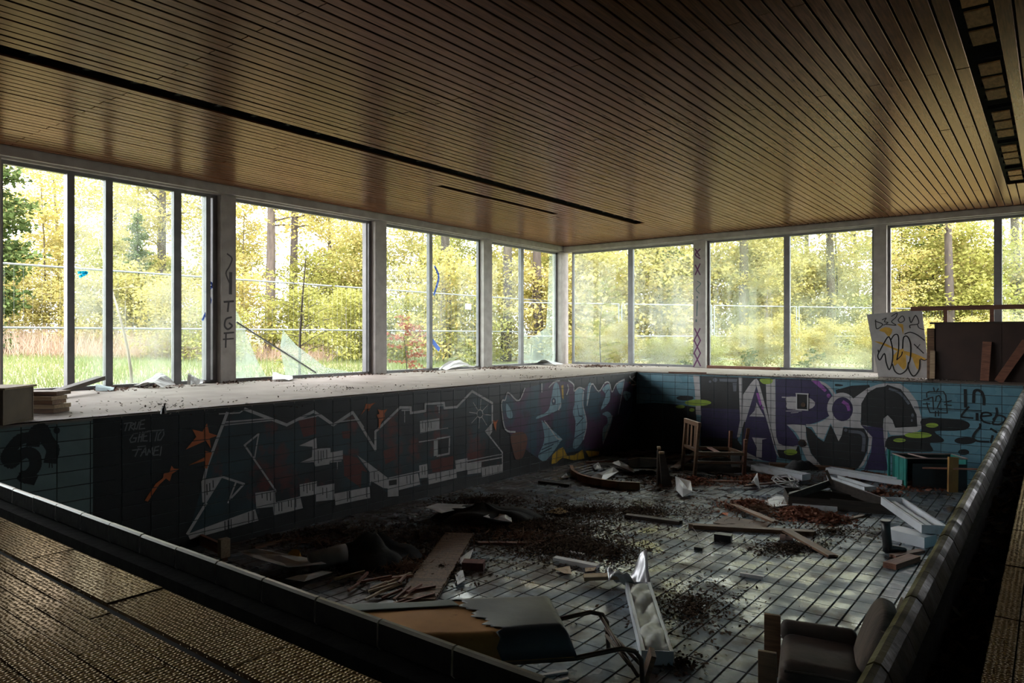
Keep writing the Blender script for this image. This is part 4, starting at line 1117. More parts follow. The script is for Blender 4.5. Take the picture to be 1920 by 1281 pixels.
TL = [([(1145, 280), (1150, 490)], .04), ([(1250, 430), (1258, 310), (1295, 282), (1350, 305), (1380, 380), (1382, 462)], .038), ([(1190, 495), (1145, 540), (1100, 600), (1112, 622), (1240, 635)], .026), ([(1295, 580), (1295, 658)], .036), ([(1350, 612), (1470, 600), (1440, 568), (1365, 572), (1345, 630), (1380, 680), (1460, 702)], .026),
      ([(1540, 510), (1545, 580), (1490, 705)], .03), ([(1500, 650), (1560, 600), (1640, 622), (1650, 662), (1590, 712), (1500, 712)], .026), ([(1335, 710), (1330, 750), (1270, 820), (1245, 882), (1300, 925), (1440, 935)], .03), ([(1470, 770), (1540, 812)], .03), ([(1492, 860), (1470, 942)], .03), ([(500, 495), (1350, 542)], .014)]
g('tag_line', [q for P, w_ in TL for q in stroke(smooth_line(cH(P)), w_)], g_black)
# ------------------------------------------------------------------ writing on pillars
def pillar_tag(pl, ox, oy, sc, lines, m_, label, loc):
    root = graffiti('graffiti_tag', label, loc); P_ = Paint(pl); c_ = crop(pl, ox, oy, sc)
    o = P_.shapes('tag_line', [q for P, w_ in lines for q in stroke(smooth_line(c_(P)), w_)], m_, root); rel(o)
PLp = Plane((WX, 0, 0), (0, 1, 0), (0, 0, 1))
g_tag = flat('paint_tag_dark', (.05, .045, .05), .6)
pillar_tag(PLp, 400, 340, 4.0, [([(105, 545), (140, 580), (120, 640), (95, 690), (120, 760)], .022), ([(130, 690), (128, 840)], .05), ([(82, 905), (150, 900)], .03), ([(115, 905), (108, 975)], .03), ([(135, 1020), (95, 1035), (85, 1085), (110, 1110), (140, 1085), (120, 1065)], .028), ([(82, 1140), (152, 1134)], .026), ([(95, 1140), (92, 1245)], .026), ([(75, 1186), (150, 1180)], .022)], g_tag, 'faded black letters TGF on the pillar left of the smashed window', (WX, 5.8, 1.0))
PLq = Plane((0, WY, 0), (1, 0, 0), (0, 0, 1))
g_mag = flat('paint_tag_purple', (.14, .035, .12), .6); g_tq = flat('paint_tag_teal', (.10, .17, .18), .6)
XL = []
for cx_, cy_ in ((1868, 830), (1868, 925), (1868, 1020)): XL += [([(cx_ - 18, cy_ - 45), (cx_ + 25, cy_ + 45)], .03), ([(cx_ + 22, cy_ - 45), (cx_ - 25, cy_ + 50)], .03)]
XL += [([(1855, 190), (1885, 240)], .03), ([(1890, 190), (1855, 230), (1890, 260)], .03), ([(1855, 310), (1890, 380)], .03), ([(1890, 300), (1855, 380)], .03)]
pillar_tag(PLq, 840, 420, 4.0, XL, g_mag, 'purple crosses sprayed on the narrow back pillar', (-6.2, WY, 1.0))
pillar_tag(PLq, 840, 420, 4.0, [([(1870, 430), (1895, 450), (1860, 490), (1885, 520)], .016), ([(1868, 545), (1870, 555)], .03), ([(1870, 580), (1866, 690)], .024), ([(1862, 720), (1862, 732)], .034)], g_tq, 'thin teal squiggle between the purple crosses on the back pillar', (-6.2, WY, 1.4))
# ================================================================== THINGS
def frame_of(a, b, up=(0, 0, 1)):
    """matrix with x from a to b, z up-ish"""
    a, b = Vector(a), Vector(b); x = (b - a).normalized(); y = Vector(up).cross(x).normalized(); z = x.cross(y)
    M = Matrix((x, y, z)).transposed().to_4x4(); M.translation = a
    return M, (b - a).length
def put(o, M): o.matrix_world = M; return o
def rough_board(L, w, h, seed=0, split=True):
    """plank with slightly ragged ends, lying on z = 0"""
    r = random.Random(seed); b = MB()
    n = 4
    e0 = [r.uniform(0, .04) * L if split else 0 for _ in range(n + 1)]; e1 = [L - (r.uniform(0, .05) * L if split else 0) for _ in range(n + 1)]
    vs = []
    for z_ in (0, h):
        for i in range(n + 1): vs.append((e0[i], -w / 2 + w * i / n, z_))
        for i in range(n + 1): vs.append((e1[i], -w / 2 + w * i / n, z_ * (1 + .0)))
    k = n + 1; fs = []
    for i in range(n):
        fs.append((i, i + 1, k + i + 1, k + i)); fs.append((2 * k + i, 3 * k + i, 3 * k + i + 1, 2 * k + i + 1))
        fs.append((i, 2 * k + i, 2 * k + i + 1, i + 1)); fs.append((k + i, k + i + 1, 3 * k + i + 1, 3 * k + i))
    fs += [(0, k, 3 * k, 2 * k), (n, 2 * k + n, 3 * k + n, k + n)]
    return b.add(vs, fs)
def plank(name, label, cat, a, b, w, h, m, za=0.0, zb=0.0, seed=0, group=None, roll=0, split=True):
    """board on the pool floor between two photo points"""
    A, B = fl(*a, za), fl(*b, zb); M, L = frame_of(A, B)
    o = rough_board(L, w, h, seed, split).build(name, m)
    put(o, M @ Matrix.Rotation(roll, 4, 'X')); return tag(o, label, cat, group)
def trough(name, label, a, b, w, h, m, za=0.0, zb=0.0, ridge=True, flip=False, group=None):
    """sheet-metal lamp housing: a tray with turned-up sides, end caps and a middle ridge"""
    A, B = fl(*a, za), fl(*b, zb); M, L = frame_of(A, B)
    root = thing(name, label, 'lamp housing', A, 0, group); root.matrix_world = M
    t = .006
    q = MB(); q.box((L / 2, 0, t / 2), (L, w, t)); q.build('tray', m, root)
    for s_ in (-1, 1):
        q = MB(); q.box((L / 2, s_ * (w / 2 - t / 2), h / 2), (L, t, h)); q.box((L / 2, s_ * (w / 2 - .012), h - t / 2), (L, .024, t)); q.build('side', m, root)
    for x_ in (t / 2, L - t / 2):
        q = MB(); q.box((x_, 0, h / 2), (t, w - 2 * t, h)); q.build('end_cap', m, root)
    if ridge:
        q = MB(); q.prism([(.02, -w * .2, t), (.02, w * .2, t), (.02, w * .1, h * .6), (.02, -w * .1, h * .6)], (L - .04, 0, 0)); q.build('ridge', m, root)
    return root
def scrap(name, label, cat, outline, m, bend=.05, lift=.01, th=.004, group=None):
    """bent sheet whose outline is given on the pool floor"""
    P = [fl(x, y) for x, y in outline]; c = sum(P, Vector()) / len(P)
    b = MB(); n = len(P); r = random.Random(len(label) * 7)
    ring = [p - c + Vector((0, 0, lift + r.uniform(0, bend))) for p in P]; mid = [(p - c) * .5 + Vector((0, 0, lift + r.uniform(.2, 1) * bend)) for p in P]
    top = [Vector((0, 0, lift + bend * .8))]
    vs = ring + mid + top
    fs = [(i, (i + 1) % n, n + (i + 1) % n, n + i) for i in range(n)] + [(n + i, n + (i + 1) % n, 2 * n) for i in range(n)]
    b.add(vs, fs)
    o = b.build(name, m, None, c, fix=True); sm = o.modifiers.new('t', 'SOLIDIFY'); sm.thickness = th
    return tag(o, label, cat, group)

# ---- boards and planks on the pool floor
plank('plank', 'dark narrow plank left of the crossed boards on the floor', 'plank', (1172, 970), (1278, 984), .085, .04, wood_dark, seed=1)
plank('plank', 'long brown plank lying across the middle of the pool floor', 'plank', (1290, 990), (1534, 1004), .09, .045, wood_brown, seed=2)
plank('plank', 'light brown board slanting over the long brown plank', 'plank', (1372, 950), (1455, 992), .085, .022, wood_brown, .02, .06, seed=3)
plank('plank', 'brown board pointing to the right below the long plank', 'plank', (1473, 1005), (1564, 1047), .10, .022, wood_brown, .05, .0, seed=4)
plank('fibreboard', 'flat pale brown sheet under the long brown plank', 'board', (1346, 975), (1440, 990), .38, .012, mat('fibreboard', (.24, .17, .13), (.17, .12, .09), rough=.7), seed=5)
plank('plank', 'short reddish wood block near the right edge of the floor', 'plank', (1667, 1067), (1716, 1050), .11, .05, wood_red, seed=6)
plank('plank', 'pale sawn board end beside the torn white lamp tray', 'plank', (1094, 1095), (1168, 1097), .10, .03, wood_pale, .04, .06, seed=7)
plank('plank', 'thin reddish lath lying in the mud at mid left', 'lath', (893, 1020), (1027, 1021), .05, .02, wood_red, seed=8)
plank('plank', 'long thin brown board below the chair frame at the back', 'plank', (1262, 902), (1420, 905), .07, .02, wood_red, seed=9)
plank('plank', 'brown board lying against the far wall under the letters', 'plank', (1440, 873), (1605, 884), .16, .05, wood_brown, seed=10)
plank('plank', 'rough brown board leaning below the chair frame', 'plank', (1262, 884), (1312, 864), .12, .03, wood_brown, .02, .16, seed=11)
plank('plank', 'thin board in front of the left graffiti at the lower left', 'plank', (474, 1029), (545, 1012), .06, .02, wood_brown, seed=12)
plank('plank', 'dark beam end by the curved wood near the far corner', 'plank', (1010, 905), (1070, 912), .06, .03, wood_dark, seed=13)
plank('plank', 'thin dark lath near the far left corner rubbish', 'lath', (1098, 868), (1150, 866), .05, .02, wood_red, seed=14)
plank('plank', 'brown lath behind the broken dark crate', 'lath', (1395, 917), (1475, 908), .05, .02, wood_red, .03, .03, seed=15)
plank('plank', 'brown lath beside the leaf heap in the middle', 'lath', (1555, 985), (1620, 968), .05, .02, wood_brown, seed=16)
plank('plank', 'dark reddish lath on the floor right of the black boot', 'lath', (1672, 1046), (1730, 1035), .07, .025, wood_red, seed=17)
plank('brick', 'single dark red brick beside the ribbed board', 'brick', (868, 1066), (908, 1068), .12, .07, mat('brick', (.16, .055, .04), (.09, .035, .03), rough=.85, scale=20), split=False)
plank('wood_block', 'black rectangular block on the shining tiles', 'block', (1340, 1012), (1372, 1016), .10, .07, black_plastic, split=False)
plank('junction_box', 'small black cable box lying on the tiles', 'box', (1302, 1030), (1318, 1032), .06, .03, black_plastic, split=False)
plank('plastic_channel', 'long white plastic cable channel on the muddy tiles', 'channel', (1040, 1052), (1121, 1068), .07, .04, white_plastic, split=False)
plank('plastic_tube', 'short white tube lying on the brightest wet tiles', 'tube', (1388, 1080), (1432, 1087), .03, .03, white_plastic, split=False)
plank('foam_strip', 'narrow white foam strip above the white cable channel', 'foam', (1062, 1036), (1096, 1043), .04, .02, white_plastic, seed=3)
plank('white_strip', 'white plastic strip on the tiles at the bottom edge, upper one', 'strip', (1008, 1270), (1064, 1261), .025, .012, white_plastic, split=False)
plank('white_strip', 'white plastic strip on the tiles at the bottom edge, lower one', 'strip', (1040, 1281), (1066, 1275), .025, .012, white_plastic, split=False)

# ---- ribbed board and its loose slats
A, B = fl(780, 1132), fl(862, 1006); M, L = frame_of(A, B)
root = thing('ribbed_board', 'brown board of close cross ribs lying in the left rubbish', 'board', A); root.matrix_world = M
q = MB(); q.box((L / 2, 0, .012), (L, .30, .02)); q.build('backing', wood_dark, root)
rb = MB(); rb.box((0, 0, 0), (.019, .30, .018)); rb_me = rb.mesh('rib', wood_brown)
n = int(L / .024)
for i in range(n):
    inst('rib', rb_me, root, (.012 + i * .024, rng.uniform(-.006, .006), .03), (0, 0, rng.uniform(-.02, .02)))
for i in range(22):
    x, y = rng.uniform(690, 800), rng.uniform(1092, 1135)
    if i > 13: x, y = rng.uniform(650, 760), rng.uniform(1085, 1110)
    p = fl(x, y); an = rng.uniform(-.2, .9) + YAW + .6
    q = MB(); q.box((0, 0, .011), (rng.uniform(.16, .3), .019, .018))
    o = q.build('loose_slat', wood_red if i % 3 else wood_pale, None, p + Vector((0, 0, rng.uniform(0, .05))), (0, rng.uniform(-.15, .15), an))
    tag(o, 'thin loose wooden slat in the heap left of the ribbed board', 'slat', 'loose slats by the ribbed board')

# ---- sheet-metal lamp housings
trough('lamp_housing', 'white lamp housing lying by the far wall, left of two', (1416, 888), (1512, 907), .20, .09, white_metal, .06, .05)
trough('lamp_housing', 'longest white lamp housing lying by the far wall', (1553, 891), (1696, 913), .17, .085, white_metal, .04, .02)
trough('lamp_housing', 'short white lamp housing half hidden by the dark crate', (1560, 902), (1632, 925), .18, .09, white_metal, ridge=False)
trough('lamp_housing', 'white lamp housing tilted near the right pool edge', (1672, 972), (1752, 1024), .24, .09, white_metal, .16, .12)
trough('lamp_housing', 'torn white lamp housing in front, full of pale insulation', (1233, 1248), (1196, 1112), .20, .09, white_metal, ridge=False)
A, B = fl(1233, 1246), fl(1196, 1112); M, L = frame_of(A, B)
q = MB()
r_ = random.Random(4)
q.grid(lambda u, v: (.03 + u * (L - .06), (v - .5) * .18, .055 + .03 * math.sin(u * 9) * math.sin(v * 3.1) + .012 * math.sin(u * 31 + v * 9)), 22, 8)
o = q.build('insulation', mat('insulation_foam', (.60, .60, .50), (.50, .51, .48), rough=.5, scale=5), smooth=True); o.modifiers.new('t', 'SOLIDIFY').thickness = -.02
put(o, M); tag(o, 'pale yellowish insulation sheet in the torn lamp housing', 'insulation')
# torn foil at its far end
c = fl(1196, 1112); b_ = MB()
def foil(u, v):
    p = Vector((-.24 + u * .34, -.02 + v * .22, .10 + .07 * math.sin(u * 5 + v * 3) + .16 * max(0, u - .7) * 3 * v + .02 * math.sin(u * 17) * math.cos(v * 13)))
    return p
b_.grid(foil, 14, 10)
o = b_.build('torn_foil', mat('silver_foil', (.62, .62, .64), (.42, .42, .44), rough=.28, metal=.35, scale=8), None, c, (0, 0, YAW), smooth=True); o.modifiers.new('t', 'SOLIDIFY').thickness = .004
tag(o, 'crumpled silver foil torn up at the end of the front lamp housing', 'foil')
plank('lamp_box', 'white block-shaped lamp part under the tilted housing', 'lamp housing', (1673, 1008), (1745, 1026), .22, .11, white_metal, split=False)
plank('lamp_cover', 'flat white panel in front of the dark crate', 'panel', (1486, 950), (1570, 958), .16, .05, white_metal, split=False)
scrap('white_sheet', 'crumpled white sheet left of the flat white panel', 'sheet', [(1428, 945), (1455, 937), (1486, 941), (1484, 951), (1450, 953)], white_plastic, .05)
scrap('white_shell', 'bent white plastic shell standing on the tiles', 'plastic scrap', [(1266, 912), (1295, 920), (1298, 932), (1280, 936), (1268, 928)], white_plastic, .14, .02)
scrap('white_shell', 'small white cup-like shard left of the cable tangle', 'plastic scrap', [(1408, 912), (1420, 908), (1425, 920), (1412, 924)], white_plastic, .16, .02)
scrap('white_sheet', 'broken white panel lying on dark cloth at mid left', 'panel', [(798, 970), (820, 962), (908, 964), (862, 972), (845, 976), (828, 982)], white_plastic, .03, .09)
scrap('white_sheet', 'folded white bundle beside the broken panel at mid left', 'bundle', [(906, 986), (925, 978), (958, 978), (960, 988), (930, 992)], white_plastic, .08, .03)
scrap('white_sheet', 'large white plastic sheet behind the near pool edge', 'sheet', [(446, 1048), (480, 1052), (590, 1062), (612, 1082), (540, 1080), (480, 1066)], white_plastic, .06, .06)
scrap('white_sheet', 'pointed white sheet under the larger one at lower left', 'sheet', [(535, 1092), (605, 1082), (624, 1084), (570, 1098)], white_plastic, .03, .03)
scrap('white_sheet', 'small pale scrap right of the ribbed board, upper', 'sheet', [(853, 1056), (872, 1046), (888, 1036), (880, 1056), (868, 1062)], white_plastic, .03)
scrap('white_sheet', 'small pale scrap right of the ribbed board, lower', 'sheet', [(852, 1078), (868, 1076), (872, 1096), (858, 1102)], white_plastic, .03)
scrap('cardboard', 'ochre plywood piece alone on the muddy tiles', 'plywood', [(1022, 962), (1050, 956), (1068, 963), (1048, 968)], mat('ochre_ply', (.36, .20, .06), (.25, .14, .05), rough=.7), .02)
scrap('cardboard', 'brown plywood piece among the rubbish left of the ribbed board', 'plywood', [(735, 1034), (760, 1022), (775, 1036), (752, 1042)], mat('brown_ply', (.24, .11, .05), (.16, .08, .04), rough=.7), .03)
scrap('cardboard', 'torn pale cardboard below the white cable channel', 'cardboard', [(1040, 1070), (1068, 1068), (1072, 1084), (1058, 1080)], wood_pale, .03)
scrap('cardboard', 'pale crumpled paper near the white channel, right', 'paper', [(1096, 1068), (1118, 1070), (1114, 1078), (1098, 1077)], wood_pale, .03)
scrap('white_sheet', 'pale torn sheet behind the curved wood near the corner', 'sheet', [(1105, 898), (1150, 884), (1160, 892), (1125, 910)], white_plastic, .07, .02)
scrap('white_sheet', 'white torn strip left of the brown tray near the corner', 'sheet', [(1148, 880), (1160, 874), (1186, 884), (1190, 892), (1165, 888)], white_plastic, .09, .02)
scrap('white_sheet', 'small white scrap left of the curved wood', 'sheet', [(1052, 900), (1062, 890), (1066, 898)], white_plastic, .05)
scrap('white_sheet', 'small white scrap by the left wall below the yellow paint', 'sheet', [(1110, 876), (1122, 872), (1128, 880), (1116, 884)], white_plastic, .05)
scrap('orange_wrapper', 'tiny orange wrapper beside the slanting board', 'wrapper', [(1352, 965), (1366, 963), (1364, 969)], g_orange, .02)
o = MB(); p = fl(557, 1055); o.tube([(0, 0, .02), (0, 0, .12)], .055, 14)
ob = o.build('yellow_pot', flat('yellow_plastic', (.40, .21, .02), .4), None, p, (R(30), R(20), 0)); tag(ob, 'yellow plastic pot behind the white sheet at lower left', 'pot')
c = fl(618, 1066); q = MB()
q.tube([(-.16, 0, .09), (-.08, 0, .10), (.08, 0, .10), (.16, 0, .09)], .085, 14)
ob = q.build('rolled_cloth', mat('grey_cloth', (.22, .19, .17), (.15, .13, .12), rough=.9), None, c, (0, R(-8), YAW + .5), smooth=True); tag(ob, 'rolled grey cloth lying beside the large white sheet', 'cloth')
# dark cloth mounds
def mound(name, label, cat, px, py, rx, ry, h, m, seed):
    c = fl(px, py); r = random.Random(seed); ph = [r.uniform(0, 6.28) for _ in range(6)]
    b = MB()
    def f(u, v):
        a = u * 2 * math.pi; s = v
        k = 1 + .18 * math.sin(3 * a + ph[0]) + .1 * math.sin(7 * a + ph[1])
        z_ = h * (1 - s ** 1.6) * (1 + .25 * math.sin(5 * a + ph[2]) * s + .18 * math.sin(9 * s + ph[3])) + .01
        return (rx * s * k * math.cos(a), ry * s * k * math.sin(a), z_ if s < .99 else -.01)
    b.grid(f, 28, 8)
    o = b.build(name, m, None, c, (0, 0, YAW), smooth=True)
    return tag(o, label, cat)
cloth_d = mat('dark_cloth', (.022, .021, .021), (.012, .012, .012), rough=.85, scale=9, bump=.4)
mound('dark_cloth', 'black crumpled cloth behind the broken white panel', 'cloth', 905, 974, .62, .32, .16, cloth_d, 1)
mound('dark_cloth', 'black plastic heap left of the ribbed board', 'cloth', 700, 1052, .42, .30, .22, cloth_d, 2)
mound('dark_cloth', 'grey rag bundle at the foot of the far wall under the letters', 'cloth', 1500, 880, .26, .12, .14, mat('grey_rag', (.10, .10, .105), (.05, .05, .05), rough=.9), 3)
mound('dark_cloth', 'dark rags under the chair frame in the far corner', 'cloth', 1345, 880, .55, .35, .18, cloth_d, 5)

# ---- cable on the tiles
q = MB(); q.tube([fl(x, y, .012) for x, y in ((1279, 979), (1290, 985), (1300, 993), (1307, 1003), (1310, 1015), (1309, 1028))], .004, 5)
tag(q.build('cable', mat('grey_cable', (.16, .14, .13), rough=.5)), 'thin cable running to the small black box', 'cable')
pts = []
for k in range(60):
    a = k * .55; pts.append(fl(1472 + 24 * math.cos(a) + rng.uniform(-6, 6), 909 + 6 * math.sin(a * 1.1) + rng.uniform(-2, 2), .05 + .05 * math.sin(k * .9)))
q = MB(); q.tube(pts, .009, 5); tag(q.build('cable_tangle', white_plastic, smooth=True), 'white tangled cable loop beside the left lamp housing', 'cable')
# lamp socket
p = fl(1463, 1013); root = thing('lamp_socket', 'small pinkish lamp socket lying below the long plank', 'socket', p, YAW - .5)
q = MB(); q.tube([(0, 0, .035), (.05, 0, .03)], .034, 12); q.build('collar', mat('socket_pink', (.45, .30, .26), rough=.5), root)
q = MB(); q.tube([(.05, 0, .03), (.12, 0, .025)], .026, 12, .02); q.build('sleeve', mat('socket_pink2', (.36, .24, .22), rough=.5), root)

# ---- curved bentwood
A = [fl(x, y) for x, y in ((1071, 884), (1074, 893), (1086, 901), (1105, 907), (1130, 912), (1160, 916), (1200, 918))]
q = MB(); hb = .10
n = len(A)
for i in range(n - 1):
    a, b2 = A[i], A[i + 1]; d = (b2 - a).normalized(); nrm = Vector((-d.y, d.x, 0)) * .025
    q.add([a - nrm, b2 - nrm, b2 + nrm, a + nrm, a - nrm + Vector((0, 0, hb)), b2 - nrm + Vector((0, 0, hb)), b2 + nrm + Vector((0, 0, hb)), a + nrm + Vector((0, 0, hb))], [(0, 1, 5, 4), (2, 3, 7, 6), (4, 5, 6, 7), (0, 3, 2, 1), (1, 2, 6, 5), (3, 0, 4, 7)])
tag(q.build('bentwood_rail', mat('bentwood', (.38, .21, .11), (.27, .15, .08), rough=.5)), 'curved bent wooden rail lying near the left corner', 'rail')

# ---- tray, upright posts
p = fl(1212, 886); root = thing('drawer_tray', 'overturned shallow drawer with brown bottom near the far corner', 'drawer', p, YAW + .35); 
tm = Matrix.Rotation(R(-14), 4, 'X') @ Matrix.Rotation(R(6), 4, 'Y')
for nm, c_, d_, m_ in (('bottom_panel', (0, 0, .16), (.42, .34, .012), mat('tray_brown', (.34, .20, .13), (.27, .16, .10), rough=.6)), ('rim', (0, -.175, .10), (.44, .016, .14), wood_dark), ('rim', (0, .175, .10), (.44, .016, .14), wood_dark), ('rim', (-.215, 0, .10), (.016, .34, .14), wood_dark), ('rim', (.215, 0, .10), (.016, .34, .14), wood_dark), ('edge_strip', (0, -.178, .168), (.44, .012, .012), wood_pale), ('edge_strip', (-.218, 0, .168), (.012, .36, .012), wood_pale)):
    q = MB(); q.box(c_, d_); o = q.build(nm, m_, root); o.matrix_local = Matrix.Translation((0, 0, .04)) @ tm
for i, (a_, b2_, w_) in enumerate((((1238, 911), (1236, 836), .05), ((1250, 913), (1241, 846), .075))):
    p = fl(*a_); hgt = (a_[1] - b2_[1]) * proj(p)[2] / FPX
    root = thing('broken_post', 'dark splintered post standing upright, %s of the pair' % ('left' if i == 0 else 'right'), 'post', p, YAW)
    q = MB(); dx = (b2_[0] - a_[0]) * proj(p)[2] / FPX
    q.add([(-w_, -.05, 0), (w_, -.05, 0), (w_, .05, 0), (-w_, .05, 0), (dx - w_ * .5, -.03, hgt * .93), (dx + w_ * .35, -.03, hgt), (dx + w_ * .35, .03, hgt * .96), (dx - w_ * .5, .03, hgt * .9)], [(0, 3, 2, 1), (4, 5, 6, 7), (0, 1, 5, 4), (1, 2, 6, 5), (2, 3, 7, 6), (3, 0, 4, 7)])
    q.build('shaft', wood_dark, root)
    q = MB(); q.box((dx - .01, -.02, hgt * .96), (w_ * .9, .05, .03)); q.build('pale_break', wood_pale, root)

# ---- wooden chair frame
p = fl(1340, 886)
root = thing('chair_frame', 'bare wooden armchair frame without cushions by the far wall', 'chair', p, YAW + .12)
k = proj(p)[2] / FPX
def cb(nm, a, b2, w_, h_, m_=wood_brown):
    q = MB(); q.bar(a, b2, w_, h_); q.build(nm, m_, root, bevel=.004)
X0, X1 = -.44, .36
for yy in (-.27, .27):
    cb('back_post', (X0, yy, .0), (X0 + .07, yy, .80), .06, .045)
    cb('seat_rail', (X0 + .03, yy, .36), (X1, yy, .33), .035, .05)
    cb('lower_rail', (X0 + .02, yy, .22), (X1, yy, .19), .03, .04)
    cb('front_leg', (X1, yy, 0), (X1 + .03, yy, .62 if yy > 0 else .56), .05, .05, wood_red)
cb('top_rail', (X0 + .07, -.31, .80), (X0 + .07, .31, .80), .05, .07)
cb('mid_rail', (X0 + .04, -.27, .40), (X0 + .04, .27, .40), .04, .05)
for yy in (-.15, 0, .15): cb('back_slat', (X0 + .045, yy, .40), (X0 + .068, yy, .79), .07, .014)
cb('seat_slat', (-.05, -.27, .355), (.02, .27, .355), .09, .015, wood_red)
cb('front_rail', (X1, -.27, .33), (X1, .27, .33), .035, .05)
p = fl(1392, 872); q = MB(); q.bar((0, 0, 0), (.10, 0, .62), .05, .03, up=(0, 1, 0)); tag(q.build('wood_strip', wood_red, None, p, (0, 0, YAW)), 'thin reddish strip leaning on the far wall beside the chair frame', 'strip')
p = fl(1380, 885); q = MB(); q.box((0, 0, .16), (.14, .03, .32)); tag(q.build('white_board', mat('grey_white_board', (.36, .34, .33), rough=.6), None, p, (R(-8), 0, YAW)), 'small grey-white board standing behind the chair legs', 'board')
# ---- broken dark crate
p = fl(1570, 950); root = thing('broken_crate', 'collapsed dark wooden crate with an open top in the middle', 'crate', p, YAW - .25)
wd = mat('wet_wood', (.055, .04, .032), (.03, .022, .018), rough=.5, scale=6, stretch=(1, 6, 6))
q = MB(); q.add([(-.62, -.22, 0), (.60, -.30, 0), (.60, .20, 0), (-.62, .26, 0), (-.60, -.20, .14), (.58, -.28, .12), (.58, .18, .12), (-.60, .24, .16)], [(0, 3, 2, 1), (0, 1, 5, 4), (1, 2, 6, 5), (2, 3, 7, 6), (3, 0, 4, 7)]); q.build('base_tray', wd, root)
for a, b2, w_, h_ in (((-.60, -.19, .12), (-.05, .2, .25), .02, .09), ((-.05, .2, .25), (.57, -.2, .09), .03, .12), ((-.1, -.1, .10), (.56, -.22, .08), .16, .015), ((-.55, .1, .11), (-.02, .22, .23), .10, .015), ((-.05, .12, .18), (.5, .1, .08), .14, .015)):
    q = MB(); q.bar(a, b2, w_, h_); q.build('slat', wd, root)
q = MB(); q.bar((-.02, .16, .22), (-.10, .18, .42), .035, .02, up=(0, 1, 0)); q.build('splinter', wood_dark, root)
q = MB(); q.bar((-.61, -.2, .14), (-.06, .19, .28), .012, .012); q.build('pale_edge', wood_pale, root)
# ---- teal cabinet
p = fl(1742, 912); root = thing('teal_cabinet', 'overturned cabinet with slatted teal side by the far wall', 'cabinet', p, YAW - .08)
teal = mat('teal_paint', (.03, .22, .19), (.02, .16, .14), rough=.45, scale=5)
rimm = mat('raw_edge', (.42, .30, .28), (.32, .22, .2), rough=.6)
W, D, H_ = .84, .42, .44
for nm, c_, d_, m_ in (('back_panel', (0, D / 2, H_ / 2), (W, .018, H_), black_plastic), ('floor_panel', (0, 0, .01), (W, D, .02), black_plastic), ('side_panel', (W / 2 - .01, 0, H_ / 2), (.02, D, H_), teal),
                       ('front_panel', (.04, -D / 2, H_ * .42), (W - .10, .016, H_ * .80), black_plastic)):
    q = MB(); q.box(c_, d_); q.build(nm, m_, root)
for i in range(6):
    q = MB(); q.box((-W / 2 + .01, -D / 2 + .035 + i * .07, H_ / 2), (.022 + .006 * (i % 2), .062, H_)); q.build('side_slat', teal, root)
q = MB(); q.box((-W / 2 - .06, D / 2 - .02, H_ / 2 + .03), (.03, .03, H_ + .06)); q.build('corner_post', teal, root)
for a, b2 in (((-W / 2, -D / 2, H_), (W / 2, -D / 2, H_)), ((-W / 2, D / 2, H_), (W / 2, D / 2, H_)), ((-W / 2, -D / 2, H_), (-W / 2, D / 2, H_)), ((W / 2, -D / 2, H_), (W / 2, D / 2, H_)), ((-.12, -D / 2, H_), (-.2, D / 2, H_))):
    q = MB(); q.bar(a, b2, .022, .016); q.build('rim', rimm, root)
p = fl(1786, 923); q = MB(); q.box((0, 0, .245), (.13, .045, .49)); tag(q.build('ochre_board', mat('ochre_board', (.36, .19, .05), (.26, .13, .04), rough=.6), None, p, (0, R(1), YAW - .1), bevel=.004), 'ochre board standing upright before the teal cabinet', 'board')
A = at_z(1716, 876, -.99); A = CAMP + ray(1716, 877) * 10.15; B = CAMP + ray(1833, 880) * 9.7
q = MB(); q.bar(A, B, .022, .022); tag(q.build('wood_stick', wood_red), 'thin wooden stick lying across the teal cabinet and ochre board', 'stick')
# ---- rubber boot
p = fl(1664, 1038); root = thing('rubber_boot', 'black rubber boot standing on the tiles near the right edge', 'boot', p, YAW)
rub = mat('rubber', (.018, .018, .019), (.012, .012, .012), rough=.35)
q = MB(); q.tube([(0, 0, .02), (0, 0, .08), (-.012, 0, .2), (-.018, 0, .32)], .045, 14, .04); q.build('shaft', rub, root, smooth=True)
q = MB(); q.tube([(-.02, 0, .045), (.05, 0, .045), (.12, 0, .04), (.16, 0, .035), (.175, 0, .03)], .045, 12, .022); q.build('foot', rub, root, smooth=True)
q = MB(); q.tube([(-.018, 0, .305), (-.019, 0, .325)], .047, 14); q.build('top_band', rub, root)

# ---- armchair
dv = ray(1545, HY); p = dv * 3.95; p = Vector((p.x, p.y, fz(p.y)))
root = thing('armchair', 'old brown corduroy armchair lying low beside the right pool edge', 'armchair', p, YAW - .40)
cord = mat('brown_corduroy', (.078, .053, .038), (.046, .032, .024), rough=.85, scale=5, bump=.35, bscale=24, stretch=(1, 6, 1))
seatm = mat('brown_seat', (.052, .029, .02), (.026, .016, .012), rough=.7, scale=5, bump=.3)
def rbox(nm, c_, d_, m_, rot=None, bev=.05, par=root):
    q = MB(); q.box((0, 0, 0), d_); o = q.build(nm, m_, par, c_, rot, smooth=True)
    b = o.modifiers.new('b', 'BEVEL'); b.width = bev; b.segments = 5
    return o
root.scale = (.9, .9, .9)
rbox('seat_frame', (-.03, 0, .14), (.46, .56, .20), wood_dark, None, .02)
st = rbox('seat_cushion', (-.02, -.03, .27), (.46, .50, .15), seatm, (0, R(2), 0), .065)
q = MB(); q.tube([(-.22, -.285, .30), (0, -.29, .31), (.20, -.285, .30)], .008, 6); o = q.build('piping', seatm, root)
rbox('seat_back_bolster', (-.03, .24, .34), (.46, .10, .14), seatm, None, .045)
